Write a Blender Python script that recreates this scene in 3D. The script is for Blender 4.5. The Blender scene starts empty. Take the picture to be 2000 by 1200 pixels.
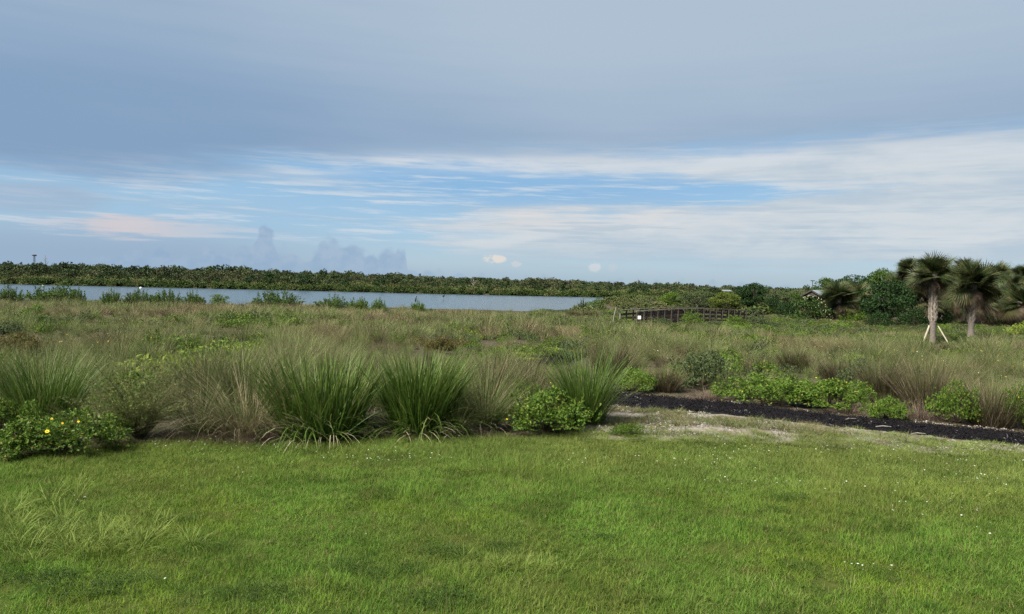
import bpy, math
import numpy as np
from mathutils import Matrix, Vector, Euler

sc = bpy.context.scene
C = sc.collection
PI = math.pi
rad = math.radians

# ------------------------------------------------------------------ camera
FPX = 1450.0                      # focal length in photograph pixels (2000 wide)
CAMZ = 2.2
PITCH = math.atan(47.0 / FPX)     # looking slightly down
ROLL = rad(1.5)
fw = np.array([0, math.cos(PITCH), -math.sin(PITCH)])
r0 = np.array([1.0, 0, 0])
u0 = np.cross(r0, fw)
rr = r0 * math.cos(ROLL) + u0 * math.sin(ROLL)
uu = u0 * math.cos(ROLL) - r0 * math.sin(ROLL)
cd = bpy.data.cameras.new('camera')
cam = bpy.data.objects.new('camera', cd)
C.objects.link(cam)
cd.sensor_width = 36.0
cd.lens = 36.0 * FPX / 2000.0
cd.clip_start = 0.05
cd.clip_end = 8000.0
cam.matrix_world = Matrix(((rr[0], uu[0], -fw[0], 0), (rr[1], uu[1], -fw[1], 0), (rr[2], uu[2], -fw[2], CAMZ), (0, 0, 0, 1)))
sc.camera = cam

# ------------------------------------------------------------------ exposure and light
EXPOSURE = 1.35
vs = sc.view_settings
vs.view_transform = 'Standard'
vs.look = 'None'
vs.exposure = EXPOSURE
vs.gamma = 1.0
vs.use_curve_mapping = False
SUN_EL, SUN_AZ = 50.0, 232.0      # azimuth clockwise from +Y (the view direction): behind, a little to the left
sl = bpy.data.lights.new('sun', 'SUN')
sl.energy = 4.8
sl.angle = rad(18)
sl.color = (1.0, 0.955, 0.88)
sun = bpy.data.objects.new('sun', sl)
C.objects.link(sun)
sd = Vector((math.sin(rad(SUN_AZ)) * math.cos(rad(SUN_EL)), math.cos(rad(SUN_AZ)) * math.cos(rad(SUN_EL)), math.sin(rad(SUN_EL))))
sun.rotation_euler = sd.to_track_quat('Z', 'Y').to_euler()
sun.location = (0, -20, 40)
cy = sc.cycles
cy.max_bounces = 3; cy.diffuse_bounces = 1; cy.glossy_bounces = 2; cy.transmission_bounces = 2; cy.transparent_max_bounces = 4
cy.use_denoising = True; cy.denoiser = 'OPENIMAGEDENOISE'; cy.denoising_input_passes = 'RGB_ALBEDO_NORMAL'; cy.denoising_prefilter = 'NONE'
cy.use_adaptive_sampling = True; cy.adaptive_threshold = 0.015; cy.adaptive_min_samples = 12
cy.caustics_reflective = False; cy.caustics_refractive = False


def lin(r, g, b):
    f = lambda c: c / 12.92 if c <= 0.04045 else ((c + 0.055) / 1.055) ** 2.4
    return (f(r / 255), f(g / 255), f(b / 255))


class S:
    """A node socket with arithmetic, for writing shader maths as formulas."""
    nt = None

    def __init__(s, o): s.o = o

    @staticmethod
    def m(op, *a, clamp=False):
        n = S.nt.nodes.new('ShaderNodeMath'); n.operation = op; n.use_clamp = clamp
        for i, v in enumerate(a):
            if isinstance(v, S): S.nt.links.new(v.o, n.inputs[i])
            else: n.inputs[i].default_value = v
        return S(n.outputs[0])

    def __add__(s, b): return S.m('ADD', s, b)
    __radd__ = __add__
    def __sub__(s, b): return S.m('SUBTRACT', s, b)
    def __rsub__(s, b): return S.m('SUBTRACT', b, s)
    def __mul__(s, b): return S.m('MULTIPLY', s, b)
    __rmul__ = __mul__
    def __truediv__(s, b): return S.m('DIVIDE', s, b)
    def __rtruediv__(s, b): return S.m('DIVIDE', b, s)


def sstep(a, b, x):
    n = S.nt.nodes.new('ShaderNodeMapRange'); n.interpolation_type = 'SMOOTHSTEP'
    S.nt.links.new(x.o, n.inputs[0])
    for i, v in ((1, a), (2, b)):
        if isinstance(v, S): S.nt.links.new(v.o, n.inputs[i])
        else: n.inputs[i].default_value = v
    n.inputs[3].default_value = 0; n.inputs[4].default_value = 1
    return S(n.outputs[0])


def bump(x, c, w):               # a smooth bell round c
    d = (x - c) / w
    return S.m('EXPONENT', d * d * -1.0)


def vec(x, y, z):
    n = S.nt.nodes.new('ShaderNodeCombineXYZ')
    for i, v in enumerate((x, y, z)):
        if isinstance(v, S): S.nt.links.new(v.o, n.inputs[i])
        else: n.inputs[i].default_value = v
    return S(n.outputs[0])


def noise(v, scale, detail=4.0, rough=0.55, dist=0.0):
    n = S.nt.nodes.new('ShaderNodeTexNoise')
    S.nt.links.new(v.o, n.inputs['Vector'])
    n.inputs['Scale'].default_value = scale; n.inputs['Detail'].default_value = detail
    n.inputs['Roughness'].default_value = rough; n.inputs['Distortion'].default_value = dist
    return S(n.outputs[0])


def mixc(f, a, b, blend='MIX'):
    n = S.nt.nodes.new('ShaderNodeMix'); n.data_type = 'RGBA'; n.blend_type = blend; n.clamp_factor = True
    for i, v in ((0, f), (6, a), (7, b)):
        if isinstance(v, S): S.nt.links.new(v.o, n.inputs[i])
        elif i == 0: n.inputs[0].default_value = v
        else: n.inputs[i].default_value = (v[0], v[1], v[2], 1)
    return S(n.outputs[2])


def build_world():
    w = bpy.data.worlds.new('World'); sc.world = w; w.use_nodes = True
    w.cycles.sampling_method = 'MANUAL'; w.cycles.sample_map_resolution = 256
    nt = w.node_tree; S.nt = nt
    nt.nodes.clear()
    out = nt.nodes.new('ShaderNodeOutputWorld')
    bg = nt.nodes.new('ShaderNodeBackground')
    STR = 0.1
    bg.inputs['Strength'].default_value = STR
    nt.links.new(bg.outputs[0], out.inputs[0])
    K = 1.0 / (STR * 2 ** EXPOSURE)
    def col(r, g, b): return tuple(c * K for c in lin(r, g, b))
    tc = nt.nodes.new('ShaderNodeTexCoord')
    sep = nt.nodes.new('ShaderNodeSeparateXYZ')
    nt.links.new(tc.outputs['Generated'], sep.inputs[0])
    x, y, z = (S(sep.outputs[i]) for i in range(3))
    az = S.m('ARCTAN2', x, y) * 57.2958
    el = S.m('ARCSINE', z) * 57.2958
    zz = S.m('MAXIMUM', z, 0.0) + 0.07
    q = vec(x / zz, y / zz, 0.0)                 # a flat cloud layer seen in perspective
    qw = vec(az * 0.12, el * 0.5, 3.0)           # angular coordinates for things near the horizon
    n1 = noise(q, 0.75, 5, 0.58, 0.5)
    n2 = noise(q, 0.32, 2, 0.5, 0.3)
    n3 = noise(qw, 1.0, 4, 0.6, 0.4)
    n4 = noise(vec(az * 0.35, el * 0.8, 9.0), 1.0, 4, 0.6, 0.0)
    nd = noise(q, 0.5, 3, 0.5, 0.5)
    # clear air
    sky = nt.nodes.new('ShaderNodeTexSky'); sky.sky_type = 'NISHITA'; sky.sun_disc = False
    sky.sun_elevation = rad(SUN_EL); sky.sun_rotation = rad(SUN_AZ)
    sky.air_density = 1.0; sky.dust_density = 0.6; sky.ozone_density = 1.5
    stk = noise(vec(az * 0.085, el * 1.5, 7.0), 1.0, 4, 0.6, 0.0)          # long thin streaks
    stf = noise(vec(az * 0.05, el * 0.75, 2.0), 1.0, 3, 0.55, 0.0)         # broad soft bands
    clear = mixc(sstep(0.3, 4.5, el), col(157, 183, 204), col(142, 181, 213))
    deep = bump(el, 7.6, 1.9) * bump(az, 1.0, 19.0)
    clear = mixc(S.m('MINIMUM', deep * 1.2, 1.0), clear, col(120, 167, 209))
    c = mixc(0.88, S(sky.outputs[0]), clear)
    # low bank of thin cloud towards the left
    c = mixc(sstep(-6.0, -26.0, az) * bump(el, 1.2, 2.2) * 0.75, c, col(146, 170, 199))
    # streaks and wisps in the clear band
    stx = noise(vec(az * 0.16, el * 2.6, 17.0), 1.0, 4, 0.62, 0.15)
    wis = sstep(0.47, 0.63, stx * 0.6 + n1 * 0.4) * sstep(2.0, 3.6, el)
    c = mixc(wis * 0.85, c, col(206, 217, 228))
    c = mixc(sstep(0.42, 0.66, stf) * 0.55 * sstep(3.5, 5.5, el) * (1.0 - deep * 0.8), c, col(164, 189, 213))
    # white sheets filling the right
    right = sstep(-15.0, 2.0, az)
    low = bump(el, 3.7, 2.4)
    up = bump(el, 9.2, 1.35) * sstep(-9.0, 6.0, az)
    b = low * right * 1.05 + up * 0.9 + sstep(10.0, 32.0, az) * bump(el, 6.6, 3.2) * 0.7
    sheet = sstep(0.34, 0.86, b + (stf - 0.5) * 0.9 + (n1 - 0.5) * 0.9 + (stx - 0.5) * 0.5)
    sheetc = mixc(sstep(0.35, 0.65, n3 * 0.75 + stx * 0.25), col(186, 201, 214), col(213, 219, 223))
    sheetc = mixc(bump(el, 5.3, 1.1) * sstep(26.0, -2.0, az) * 0.85, sheetc, col(226, 222, 219))
    sheetc = mixc(sstep(3.6, 0.8, el), sheetc, col(174, 195, 210))
    c = mixc(sheet * 0.92, c, sheetc)
    c = mixc(sstep(0.54, 0.64, stk) * right * bump(el, 4.4, 2.2) * 0.55, c, col(172, 193, 211))
    # pink lit cloud low on the left
    pk = bump(az, -26.0, 9.0) * bump(el, 3.1, 1.0)
    pkm = sstep(0.36, 0.8, pk * 0.8 + (n3 - 0.5) * 0.8 + (stx - 0.5) * 1.4)
    c = mixc(pkm * 0.85, c, mixc(bump(az, -28.0, 4.0), col(188, 202, 217), col(212, 204, 208)))
    gl = sstep(-24.0, -33.0, az) * bump(el, 4.7, 1.2)
    c = mixc(sstep(0.3, 0.75, gl + (n2 - 0.5) * 0.5) * 0.7, c, col(160, 182, 206))
    # far cumulus along the horizon: a skyline of heights over azimuth, broken by billows
    def plate(c0, w, h): d = (az - c0) / w; return S.m('EXPONENT', d * d * d * d * -1.0) * h
    bil = noise(vec(az * 0.9, el * 0.9, 1.0), 1.0, 4, 0.62)
    vo = nt.nodes.new('ShaderNodeTexVoronoi'); vo.feature = 'SMOOTH_F1'; vo.voronoi_dimensions = '2D'; vo.inputs['Scale'].default_value = 0.85; vo.inputs['Smoothness'].default_value = 0.35
    nt.links.new(vec(az, el * 1.2, 0.0).o, vo.inputs['Vector'])
    puff = 0.55 - S(vo.outputs['Distance'])
    bil2 = noise(vec(az * 1.9, el * 2.6, 4.0), 1.0, 3, 0.65)
    wob = (noise(vec(el * 0.5, 2.0, 4.0), 1.0, 2, 0.5) - 0.5) * 0.9
    tower = S.m('EXPONENT', ((az + 18.5 + wob) / 1.0) * ((az + 18.5 + wob) / 1.0) * -1.0) * 3.7
    hgt = S.m('MAXIMUM', tower, plate(-19.6, 4.2, 1.75))
    for q_ in ((-13.2, 2.3, 2.45), (-9.9, 1.9, 1.8), (-8.6, 0.55, 2.3), (-25.3, 0.7, 2.0), (-27.2, 2.0, 0.9), (-15.0, 9.0, 1.05), (-20.5, 5.0, 1.3)): hgt = S.m('MAXIMUM', hgt, plate(*q_))
    cu = sstep(-0.35, 0.35, hgt + (bil - 0.5) * 1.2 + puff * 1.1 - el)
    cuc = mixc(sstep(0.35, 0.65, bil + (n4 - 0.5) * 0.5), col(148, 174, 203), col(162, 184, 207))
    c = mixc(cu * 0.8, c, cuc)
    for a0, e0, wa, we, pcol in ((-1.5, 1.8, 0.95, 0.36, (232, 222, 212)), (0.25, 1.5, 0.45, 0.25, (205, 210, 214)), (6.3, 1.4, 0.5, 0.4, (212, 217, 221)), (7.6, 1.35, 0.35, 0.3, (192, 205, 214))):
        m = bump(az, a0, wa) * bump(el, e0, we)
        c = mixc(sstep(0.3, 0.85, m * (1.0 + (bil2 - 0.5) * 2.6 + puff * 1.6)) * 0.8, c, col(*pcol))
    # haze at the horizon
    c = mixc(sstep(1.7, 0.0, el) * 0.55, c, mixc(sstep(-20.0, 25.0, az), col(150, 177, 203), col(168, 190, 203)))
    # the great grey deck overhead
    edge = 9.3 + sstep(-5.0, -34.0, az) * -3.2 + sstep(0.0, 20.0, az) * 0.5
    deck = sstep(-1.2, 1.9, el - edge + (nd - 0.5) * 3.0 + (n3 - 0.5) * 1.4 + (stk - 0.5) * 1.6)
    fringe = bump(el - edge, -0.3, 0.6) * sstep(-22.0, -13.0, az) * sstep(0.36, 0.6, n3 * 0.5 + stk * 0.5)
    tone = sstep(7.5, 21.0, el) * 0.62 + sstep(-34.0, 12.0, az) * 0.40 + (nd - 0.5) * 0.6 + (n2 - 0.5) * 0.5 + (stf - 0.5) * 0.25
    deckc = mixc(sstep(0.0, 1.0, tone), col(134, 162, 194), col(174, 192, 210))
    deckc = mixc(sstep(0.5, 0.75, n2) * sstep(8.0, 14.0, el) * sstep(-15.0, 10.0, az) * 0.5, deckc, col(188, 200, 214))
    c = mixc(deck, c, deckc)
    c = mixc(fringe * 0.9, c, col(212, 219, 227))
    # below the horizon: plain ground tone (never seen, the ground sheet covers it)
    c = mixc(sstep(0.0, -1.0, el), c, col(110, 115, 95))
    nt.links.new(c.o, bg.inputs['Color'])


build_world()

# ------------------------------------------------------------------ helpers: projection, terrain
def ray(px, py):
    d = fw + (px - 1000) / FPX * rr - (py - 600) / FPX * uu
    return d / d[1]


def hash2(ix, iy, seed):
    n = (ix * 374761393 + iy * 668265263 + seed * 974711) & 0x7fffffff
    n = ((n ^ (n >> 13)) * 1274126177) & 0x7fffffff
    return ((n ^ (n >> 16)) & 0xffff) / 65535.0


def vnoise(x, y, seed=0):
    x = np.asarray(x, float); y = np.asarray(y, float)
    ix = np.floor(x).astype(np.int64); iy = np.floor(y).astype(np.int64)
    fx = x - ix; fy = y - iy
    fx = fx * fx * (3 - 2 * fx); fy = fy * fy * (3 - 2 * fy)
    a = hash2(ix, iy, seed); b = hash2(ix + 1, iy, seed); c = hash2(ix, iy + 1, seed); d = hash2(ix + 1, iy + 1, seed)
    return (a * (1 - fx) + b * fx) * (1 - fy) + (c * (1 - fx) + d * fx) * fy


def fbm(x, y, seed=0, o=3):
    s = 0; a = 1; t = 0
    for k in range(o):
        s = s + a * vnoise(np.asarray(x) * 2 ** k, np.asarray(y) * 2 ** k, seed + k); t += a; a *= 0.5
    return s / t


def ss(a, b, x):
    t = np.clip((x - a) / (b - a), 0, 1)
    return t * t * (3 - 2 * t)


WATER_Z = -1.0
LAKE = np.array([(-420, 52), (-150, 66), (-60, 76), (-30, 79), (0, 80), (7, 82), (9, 92), (12, 112), (16, 135), (22, 165), (27, 186), (33, 196), (44, 199),
                 (50, 204), (40, 210), (27, 200), (8, 193), (-13, 186), (-50, 182), (-114, 167), (-200, 152), (-420, 130)], float)


def lake_sd(x, y):
    """Distance to the shoreline, negative inside the lake."""
    x = np.asarray(x, float); y = np.asarray(y, float)
    d = np.full(x.shape, 1e9); ins = np.zeros(x.shape, bool)
    n = len(LAKE)
    for i in range(n):
        a = LAKE[i]; b = LAKE[(i + 1) % n]
        e = b - a
        t = np.clip(((x - a[0]) * e[0] + (y - a[1]) * e[1]) / (e @ e), 0, 1)
        d = np.minimum(d, np.hypot(x - a[0] - t * e[0], y - a[1] - t * e[1]))
        cond = ((a[1] > y) != (b[1] > y))
        xi = a[0] + (y - a[1]) / (b[1] - a[1] + 1e-12) * e[0]
        ins ^= cond & (x < xi)
    return np.where(ins, -d, d)


def land(x, y):
    x = np.asarray(x, float); y = np.asarray(y, float)
    z = -0.012 * np.clip(y - 12, 0, 58)
    z = z + (fbm(x * 0.33, y * 0.33, 5, 1) - 0.5) * 0.07 + (fbm(x * 0.09, y * 0.09, 8) - 0.5) * 0.35 * ss(13, 30, y)
    z = z + 0.25 * ss(195, 320, y)
    return z


def height(x, y):
    z = land(x, y)
    sd = lake_sd(x, y)
    return np.where(sd > 3, z, -2.0 + (z + 2.0) * ss(-4, 2, sd))


def hz(x, y):
    return float(height(np.array([x]), np.array([y]))[0])


def at(px, py):
    """Where the photograph's pixel meets the terrain."""
    d = ray(px, py)
    ts = np.geomspace(2.0, 400.0, 500)
    under = CAMZ + d[2] * ts <= height(d[0] * ts, ts)
    if not under.any(): return Vector((d[0] * 400, 400, 0))
    i = max(int(np.argmax(under)), 1)
    for _ in range(3):
        ts = np.linspace(ts[i - 1], ts[i], 16)
        under = CAMZ + d[2] * ts <= height(d[0] * ts, ts); under[-1] = True
        i = max(int(np.argmax(under)), 1)
    t = float(ts[i])
    return Vector((d[0] * t, t, hz(d[0] * t, t)))


def atd(px, depth, py=580):
    """Foot of something at a known depth in the direction of a pixel."""
    d = ray(px, py)
    return Vector((d[0] * depth, depth, hz(d[0] * depth, depth)))


# ------------------------------------------------------------------ helpers: meshes
def mesh(name, V, F, attrs=None, smooth=False, mat=None):
    V = np.asarray(V, np.float32); me = bpy.data.meshes.new(name)
    if isinstance(F, np.ndarray):
        k = F.shape[1]
        me.vertices.add(len(V)); me.vertices.foreach_set('co', V.ravel())
        me.loops.add(F.size); me.loops.foreach_set('vertex_index', F.ravel().astype(np.int32))
        me.polygons.add(len(F)); me.polygons.foreach_set('loop_start', np.arange(0, F.size, k, dtype=np.int32))
        me.update(calc_edges=True)
    else:
        me.from_pydata(V.tolist(), [], F)
    me.validate()
    for k, a in (attrs or {}).items():
        at_ = me.attributes.new(k, 'FLOAT', 'POINT'); at_.data.foreach_set('value', np.asarray(a, np.float32))
    me.shade_smooth() if smooth else me.shade_flat()
    me.materials.append(mat)
    return me


def add(name, me, mat=None, parent=None, loc=(0, 0, 0), rot=(0, 0, 0), scale=(1, 1, 1)):
    o = bpy.data.objects.new(name, me); C.objects.link(o)
    if mat is not None:
        o.material_slots[0].link = 'OBJECT'; o.material_slots[0].material = mat
    o.parent = parent; o.location = loc; o.rotation_euler = rot
    o.scale = (scale,) * 3 if np.isscalar(scale) else scale
    return o


def tag(o, label=None, cat=None, group=None, kind=None):
    if label: o['label'] = label
    if cat: o['category'] = cat
    if group: o['group'] = group
    if kind: o['kind'] = kind
    return o


def thing(name, label, cat, loc, rz=0.0, scale=1.0, group=None):
    o = bpy.data.objects.new(name, None); C.objects.link(o)
    o.location = loc; o.rotation_euler = (0, 0, rz)
    o.scale = (scale,) * 3 if np.isscalar(scale) else scale
    o.empty_display_size = 0.2
    return tag(o, label, cat, group)


class MB:
    """Collects boxes, beams and tubes into one mesh."""
    def __init__(s): s.V = []; s.F = []

    def box(s, x0, x1, y0, y1, z0, z1):
        b = len(s.V)
        s.V += [(x0, y0, z0), (x1, y0, z0), (x1, y1, z0), (x0, y1, z0), (x0, y0, z1), (x1, y0, z1), (x1, y1, z1), (x0, y1, z1)]
        s.F += [tuple(b + i for i in f) for f in ((3, 2, 1, 0), (4, 5, 6, 7), (0, 1, 5, 4), (1, 2, 6, 5), (2, 3, 7, 6), (3, 0, 4, 7))]
        return s

    def beam(s, a, b, w, h, up=(0, 0, 1)):
        a = np.array(a, float); b = np.array(b, float); d = (b - a) / np.linalg.norm(b - a)
        sd_ = np.cross(d, up); sd_ /= max(np.linalg.norm(sd_), 1e-9); up_ = np.cross(sd_, d)
        k = len(s.V)
        for p in (a, b):
            for i, j in ((-1, -1), (1, -1), (1, 1), (-1, 1)): s.V.append(tuple(p + sd_ * i * w / 2 + up_ * j * h / 2))
        s.F += [tuple(k + i for i in f) for f in ((0, 1, 2, 3), (7, 6, 5, 4), (0, 4, 5, 1), (1, 5, 6, 2), (2, 6, 7, 3), (3, 7, 4, 0))]
        return s

    def tube(s, pts, rads, n=6, cap=True):
        pts = np.array(pts, float); k0 = len(s.V)
        for i, p in enumerate(pts):
            d = pts[min(i + 1, len(pts) - 1)] - pts[max(i - 1, 0)]; d /= np.linalg.norm(d) + 1e-9
            a = np.cross(d, (0.3, 1, 0.1) if abs(d[1]) < 0.9 else (1, 0, 0)); a /= np.linalg.norm(a); b = np.cross(d, a)
            for j in range(n):
                t = 2 * PI * j / n; s.V.append(tuple(p + (a * math.cos(t) + b * math.sin(t)) * rads[i]))
        for i in range(len(pts) - 1):
            for j in range(n):
                q = k0 + i * n + j; q2 = k0 + i * n + (j + 1) % n
                s.F.append((q, q2, q2 + n, q + n))
        if cap:
            s.F.append(tuple(k0 + j for j in range(n))[::-1]); s.F.append(tuple(k0 + (len(pts) - 1) * n + j for j in range(n)))
        return s

    def lathe(s, prof, n=12, c=(0, 0, 0)):
        return s.tube([(c[0], c[1], c[2] + z) for r, z in prof], [r for r, z in prof], n)

    def mesh(s, name, mat=None, smooth=False): return mesh(name, s.V, s.F, None, smooth, mat)


def blades(rng, n, base_r=0.1, L=(0.5, 1.0), W=(0.004, 0.008), lean=(0, 0.6), curl=(0.2, 1.2), segs=3, base=None, az=None, taper=0.9, square=False):
    """n curved tapering blades of grass. Returns verts, tris, r (per blade), t (along blade)."""
    if base is None:
        rr_ = base_r * np.sqrt(rng.random(n)); th = rng.random(n) * 2 * PI
        base = np.stack([rr_ * np.cos(th), rr_ * np.sin(th), np.zeros(n)], 1)
        if az is None: az = th + rng.normal(0, 0.6, n)
        k = rr_ / max(base_r, 1e-6)
        le = lean[0] + (lean[1] - lean[0]) * np.clip(k * 0.75 + rng.random(n) * 0.4 - 0.1, 0, 1)
    else:
        if az is None: az = rng.random(n) * 2 * PI
        le = lean[0] + (lean[1] - lean[0]) * rng.random(n)
    ln = rng.uniform(*L, n); wd = rng.uniform(*W, n); cu = rng.uniform(*curl, n)
    S_ = segs
    P = np.zeros((n, S_ + 1, 3)); P[:, 0] = base
    for i in range(S_):
        th = np.clip(le + cu * ((i + 0.5) / S_) ** 1.5, -2.6, 2.6)
        st = ln / S_
        P[:, i + 1] = P[:, i] + np.stack([np.sin(th) * np.cos(az) * st, np.sin(th) * np.sin(az) * st, np.cos(th) * st], 1)
    tw = az + PI / 2 + rng.normal(0, 0.7, n)
    sd_ = np.stack([np.cos(tw), np.sin(tw), np.zeros(n)], 1)
    nv = 2 * S_ + 1
    V = np.zeros((n, nv, 3)); T = np.zeros((n, nv))
    for i in range(S_):
        t = i / S_
        w = (wd * (1 - taper * t ** 1.6) * 0.5)[:, None]
        V[:, 2 * i] = P[:, i] - sd_ * w; V[:, 2 * i + 1] = P[:, i] + sd_ * w
        T[:, 2 * i] = T[:, 2 * i + 1] = t
    V[:, -1] = P[:, -1]; T[:, -1] = 1
    f = []
    for i in range(S_ - 1):
        a = 2 * i; f += [(a, a + 1, a + 3), (a, a + 3, a + 2)]
    f.append((2 * S_ - 2, 2 * S_ - 1, 2 * S_))
    F = (np.array(f)[None] + (np.arange(n) * nv)[:, None, None]).reshape(-1, 3)
    r = np.repeat(rng.random(n), nv)
    V = V.reshape(-1, 3); V[:, 2] = np.maximum(V[:, 2], -0.02)
    return V, F, r, T.ravel()


def leafset(rng, c, d, nrm, L, W, fold=0.25):
    """Folded diamond leaves at c along d."""
    n = len(c)
    d = d / (np.linalg.norm(d, axis=1, keepdims=True) + 1e-9)
    s_ = np.cross(d, nrm); s_ /= (np.linalg.norm(s_, axis=1, keepdims=True) + 1e-9)
    up = np.cross(s_, d)
    L = np.broadcast_to(L, (n,))[:, None]; W = np.broadcast_to(W, (n,))[:, None]
    mid = c + d * L * 0.42
    V = np.stack([c, mid + s_ * W / 2 + up * W * fold, c + d * L, mid - s_ * W / 2 + up * W * fold], 1)
    F = (np.array([(0, 1, 2), (0, 2, 3)])[None] + (np.arange(n) * 4)[:, None, None]).reshape(-1, 3)
    return V.reshape(-1, 3), F, np.repeat(rng.random(n), 4), np.tile([0, .5, 1, .5], n)


def rdir(rng, n):
    v = rng.normal(size=(n, 3)); return v / np.linalg.norm(v, axis=1, keepdims=True)


def join(*parts):
    V = []; F = []; R = []; T = []; k = 0
    for v, f, r, t in parts:
        V.append(v); F.append(f + k); R.append(r); T.append(t); k += len(v)
    return np.concatenate(V), np.concatenate(F), np.concatenate(R), np.concatenate(T)


def gmesh(name, g, mat=None): return mesh(name, g[0], g[1], {'r': g[2], 't': g[3]}, False, mat)


def dome(rng, n, lobes=26, leaf=(0.07, 0.11), aspect=0.55, hgt=0.8, lobe_r=(0.2, 0.36), shape='dome'):
    """Leaves gathered on many small lobes that together fill a bush about 1 wide in radius and hgt tall."""
    k = lobes
    th = rng.random(k) * 2 * PI; u = rng.random(k)
    if shape == 'dome':
        ph = np.arccos(1 - u * 0.98); R = (0.42 + 0.36 * rng.random(k)) * (0.72 + 0.55 * vnoise(th * 1.1 + rng.random() * 50, th * 0, 3))
        lc = np.stack([R * np.sin(ph) * np.cos(th), R * np.sin(ph) * np.sin(th), hgt * (0.15 + 0.7 * np.cos(ph) * R / 0.7)], 1)
    elif shape == 'round':
        ph = np.arccos(1 - 2 * u * 0.9); R = 0.4 + 0.35 * rng.random(k)
        lc = np.stack([R * np.sin(ph) * np.cos(th), R * np.sin(ph) * np.sin(th), hgt * (0.55 + 0.36 * np.cos(ph))], 1)
    elif shape == 'cone':
        zt = u ** 1.2; R = 0.72 * (1 - zt) * (0.5 + 0.5 * rng.random(k))
        lc = np.stack([R * np.cos(th), R * np.sin(th), hgt * (0.1 + 0.82 * zt)], 1)
    else:                                       # flat mat
        R = np.sqrt(u) * 0.85
        lc = np.stack([R * np.cos(th), R * np.sin(th), hgt * (0.2 + 0.35 * rng.random(k))], 1)
    lr = rng.uniform(*lobe_r, k) * (0.75 if shape == 'cone' else 1)
    i = rng.integers(0, k, n)
    d = rdir(rng, n); d[:, 2] = np.abs(d[:, 2]) * 0.9 - 0.25
    rad_ = (0.55 + 0.45 * rng.random(n) ** 0.5) * lr[i]
    c = lc[i] + d * rad_[:, None] * np.array([1, 1, 0.85])
    c[:, 2] = np.maximum(c[:, 2], 0.015)
    nrm = d * 0.8 + np.array([0, 0, 0.6]) + rng.normal(0, 0.45, (n, 3))
    ld = d + rng.normal(0, 0.8, (n, 3)); ld[:, 2] -= 0.2
    L = rng.uniform(*leaf, n)
    return leafset(rng, c, ld, nrm, L, L * aspect), lc


def stems_mesh(rng, lc, r0_=0.02, name='stems', trunk=0.0, mat=None):
    m = MB()
    if trunk > 0: m.tube([(0, 0, -0.03), (0.01, 0, trunk * 0.5), (0, 0.01, trunk)], [r0_ * 2.2, r0_ * 1.8, r0_ * 1.6], 6)
    for p in lc:
        p = np.array(p); q = np.array([p[0] * 0.3, p[1] * 0.3, trunk + (p[2] - trunk) * 0.45]) + rng.normal(0, 0.02, 3)
        m.tube([(0, 0, max(trunk * 0.8, -0.02)), q, p], [r0_, r0_ * 0.7, r0_ * 0.25], 4, False)
    return m.mesh(name, mat, True)


# ------------------------------------------------------------------ helpers: materials
def newmat(name):
    m = bpy.data.materials.new(name); m.use_nodes = True
    S.nt = m.node_tree
    return m, m.node_tree, m.node_tree.nodes['Principled BSDF'], m.node_tree.nodes['Material Output']


def attr(name):
    n = S.nt.nodes.new('ShaderNodeAttribute'); n.attribute_name = name; return S(n.outputs['Fac'])


def wpos():
    n = S.nt.nodes.new('ShaderNodeNewGeometry'); return S(n.outputs['Position'])


def orand():
    n = S.nt.nodes.new('ShaderNodeObjectInfo'); return S(n.outputs['Random'])


def scalec(c, k):
    n = S.nt.nodes.new('ShaderNodeVectorMath'); n.operation = 'SCALE'
    S.nt.links.new(c.o, n.inputs[0])
    if isinstance(k, S): S.nt.links.new(k.o, n.inputs['Scale'])
    else: n.inputs['Scale'].default_value = k
    return S(n.outputs[0])


def foliage(name, c1, c2, tip=None, tipk=0.6, trans=0.3, rough=0.6, vary=0.35, patches=(), dry=None, dryk=0.12, spec=0.12, worn=None):
    """Leaf material: per-leaf colour between c1 and c2, a few dry leaves, tips, slow patches over the ground."""
    m, nt, p, out = newmat(name)
    r = attr('r'); t = attr('t')
    c = mixc(r, c1, c2)
    pos = wpos()
    for (scale, pc, lo, hi, amt) in patches:
        c = mixc(sstep(lo, hi, noise(pos, scale, 3, 0.55)) * amt, c, pc)
    if worn:                                        # dry worn turf along the edge and towards the path
        sp_ = nt.nodes.new('ShaderNodeSeparateXYZ'); nt.links.new(pos.o, sp_.inputs[0])
        c = mixc(sstep(7.2, 11.2, S(sp_.outputs[1]) + S(sp_.outputs[0]) * 0.22 + noise(pos, 0.5, 3, 0.6) * 2.4 - 1.2) * 0.75, c, worn)
    if tip: c = mixc(t * t * tipk, c, tip)
    if dry: c = mixc(S.m('GREATER_THAN', S.m('FRACT', r * 7.13), 1 - dryk), c, dry)
    c = scalec(c, 1 - vary / 2 + orand() * vary)
    nt.links.new(c.o, p.inputs['Base Color'])
    p.inputs['Roughness'].default_value = rough
    p.inputs['Specular IOR Level'].default_value = spec
    tr = nt.nodes.new('ShaderNodeBsdfTranslucent'); nt.links.new(c.o, tr.inputs['Color'])
    mx = nt.nodes.new('ShaderNodeMixShader'); mx.inputs[0].default_value = trans
    nt.links.new(p.outputs[0], mx.inputs[1]); nt.links.new(tr.outputs[0], mx.inputs[2]); nt.links.new(mx.outputs[0], out.inputs[0])
    return m


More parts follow.
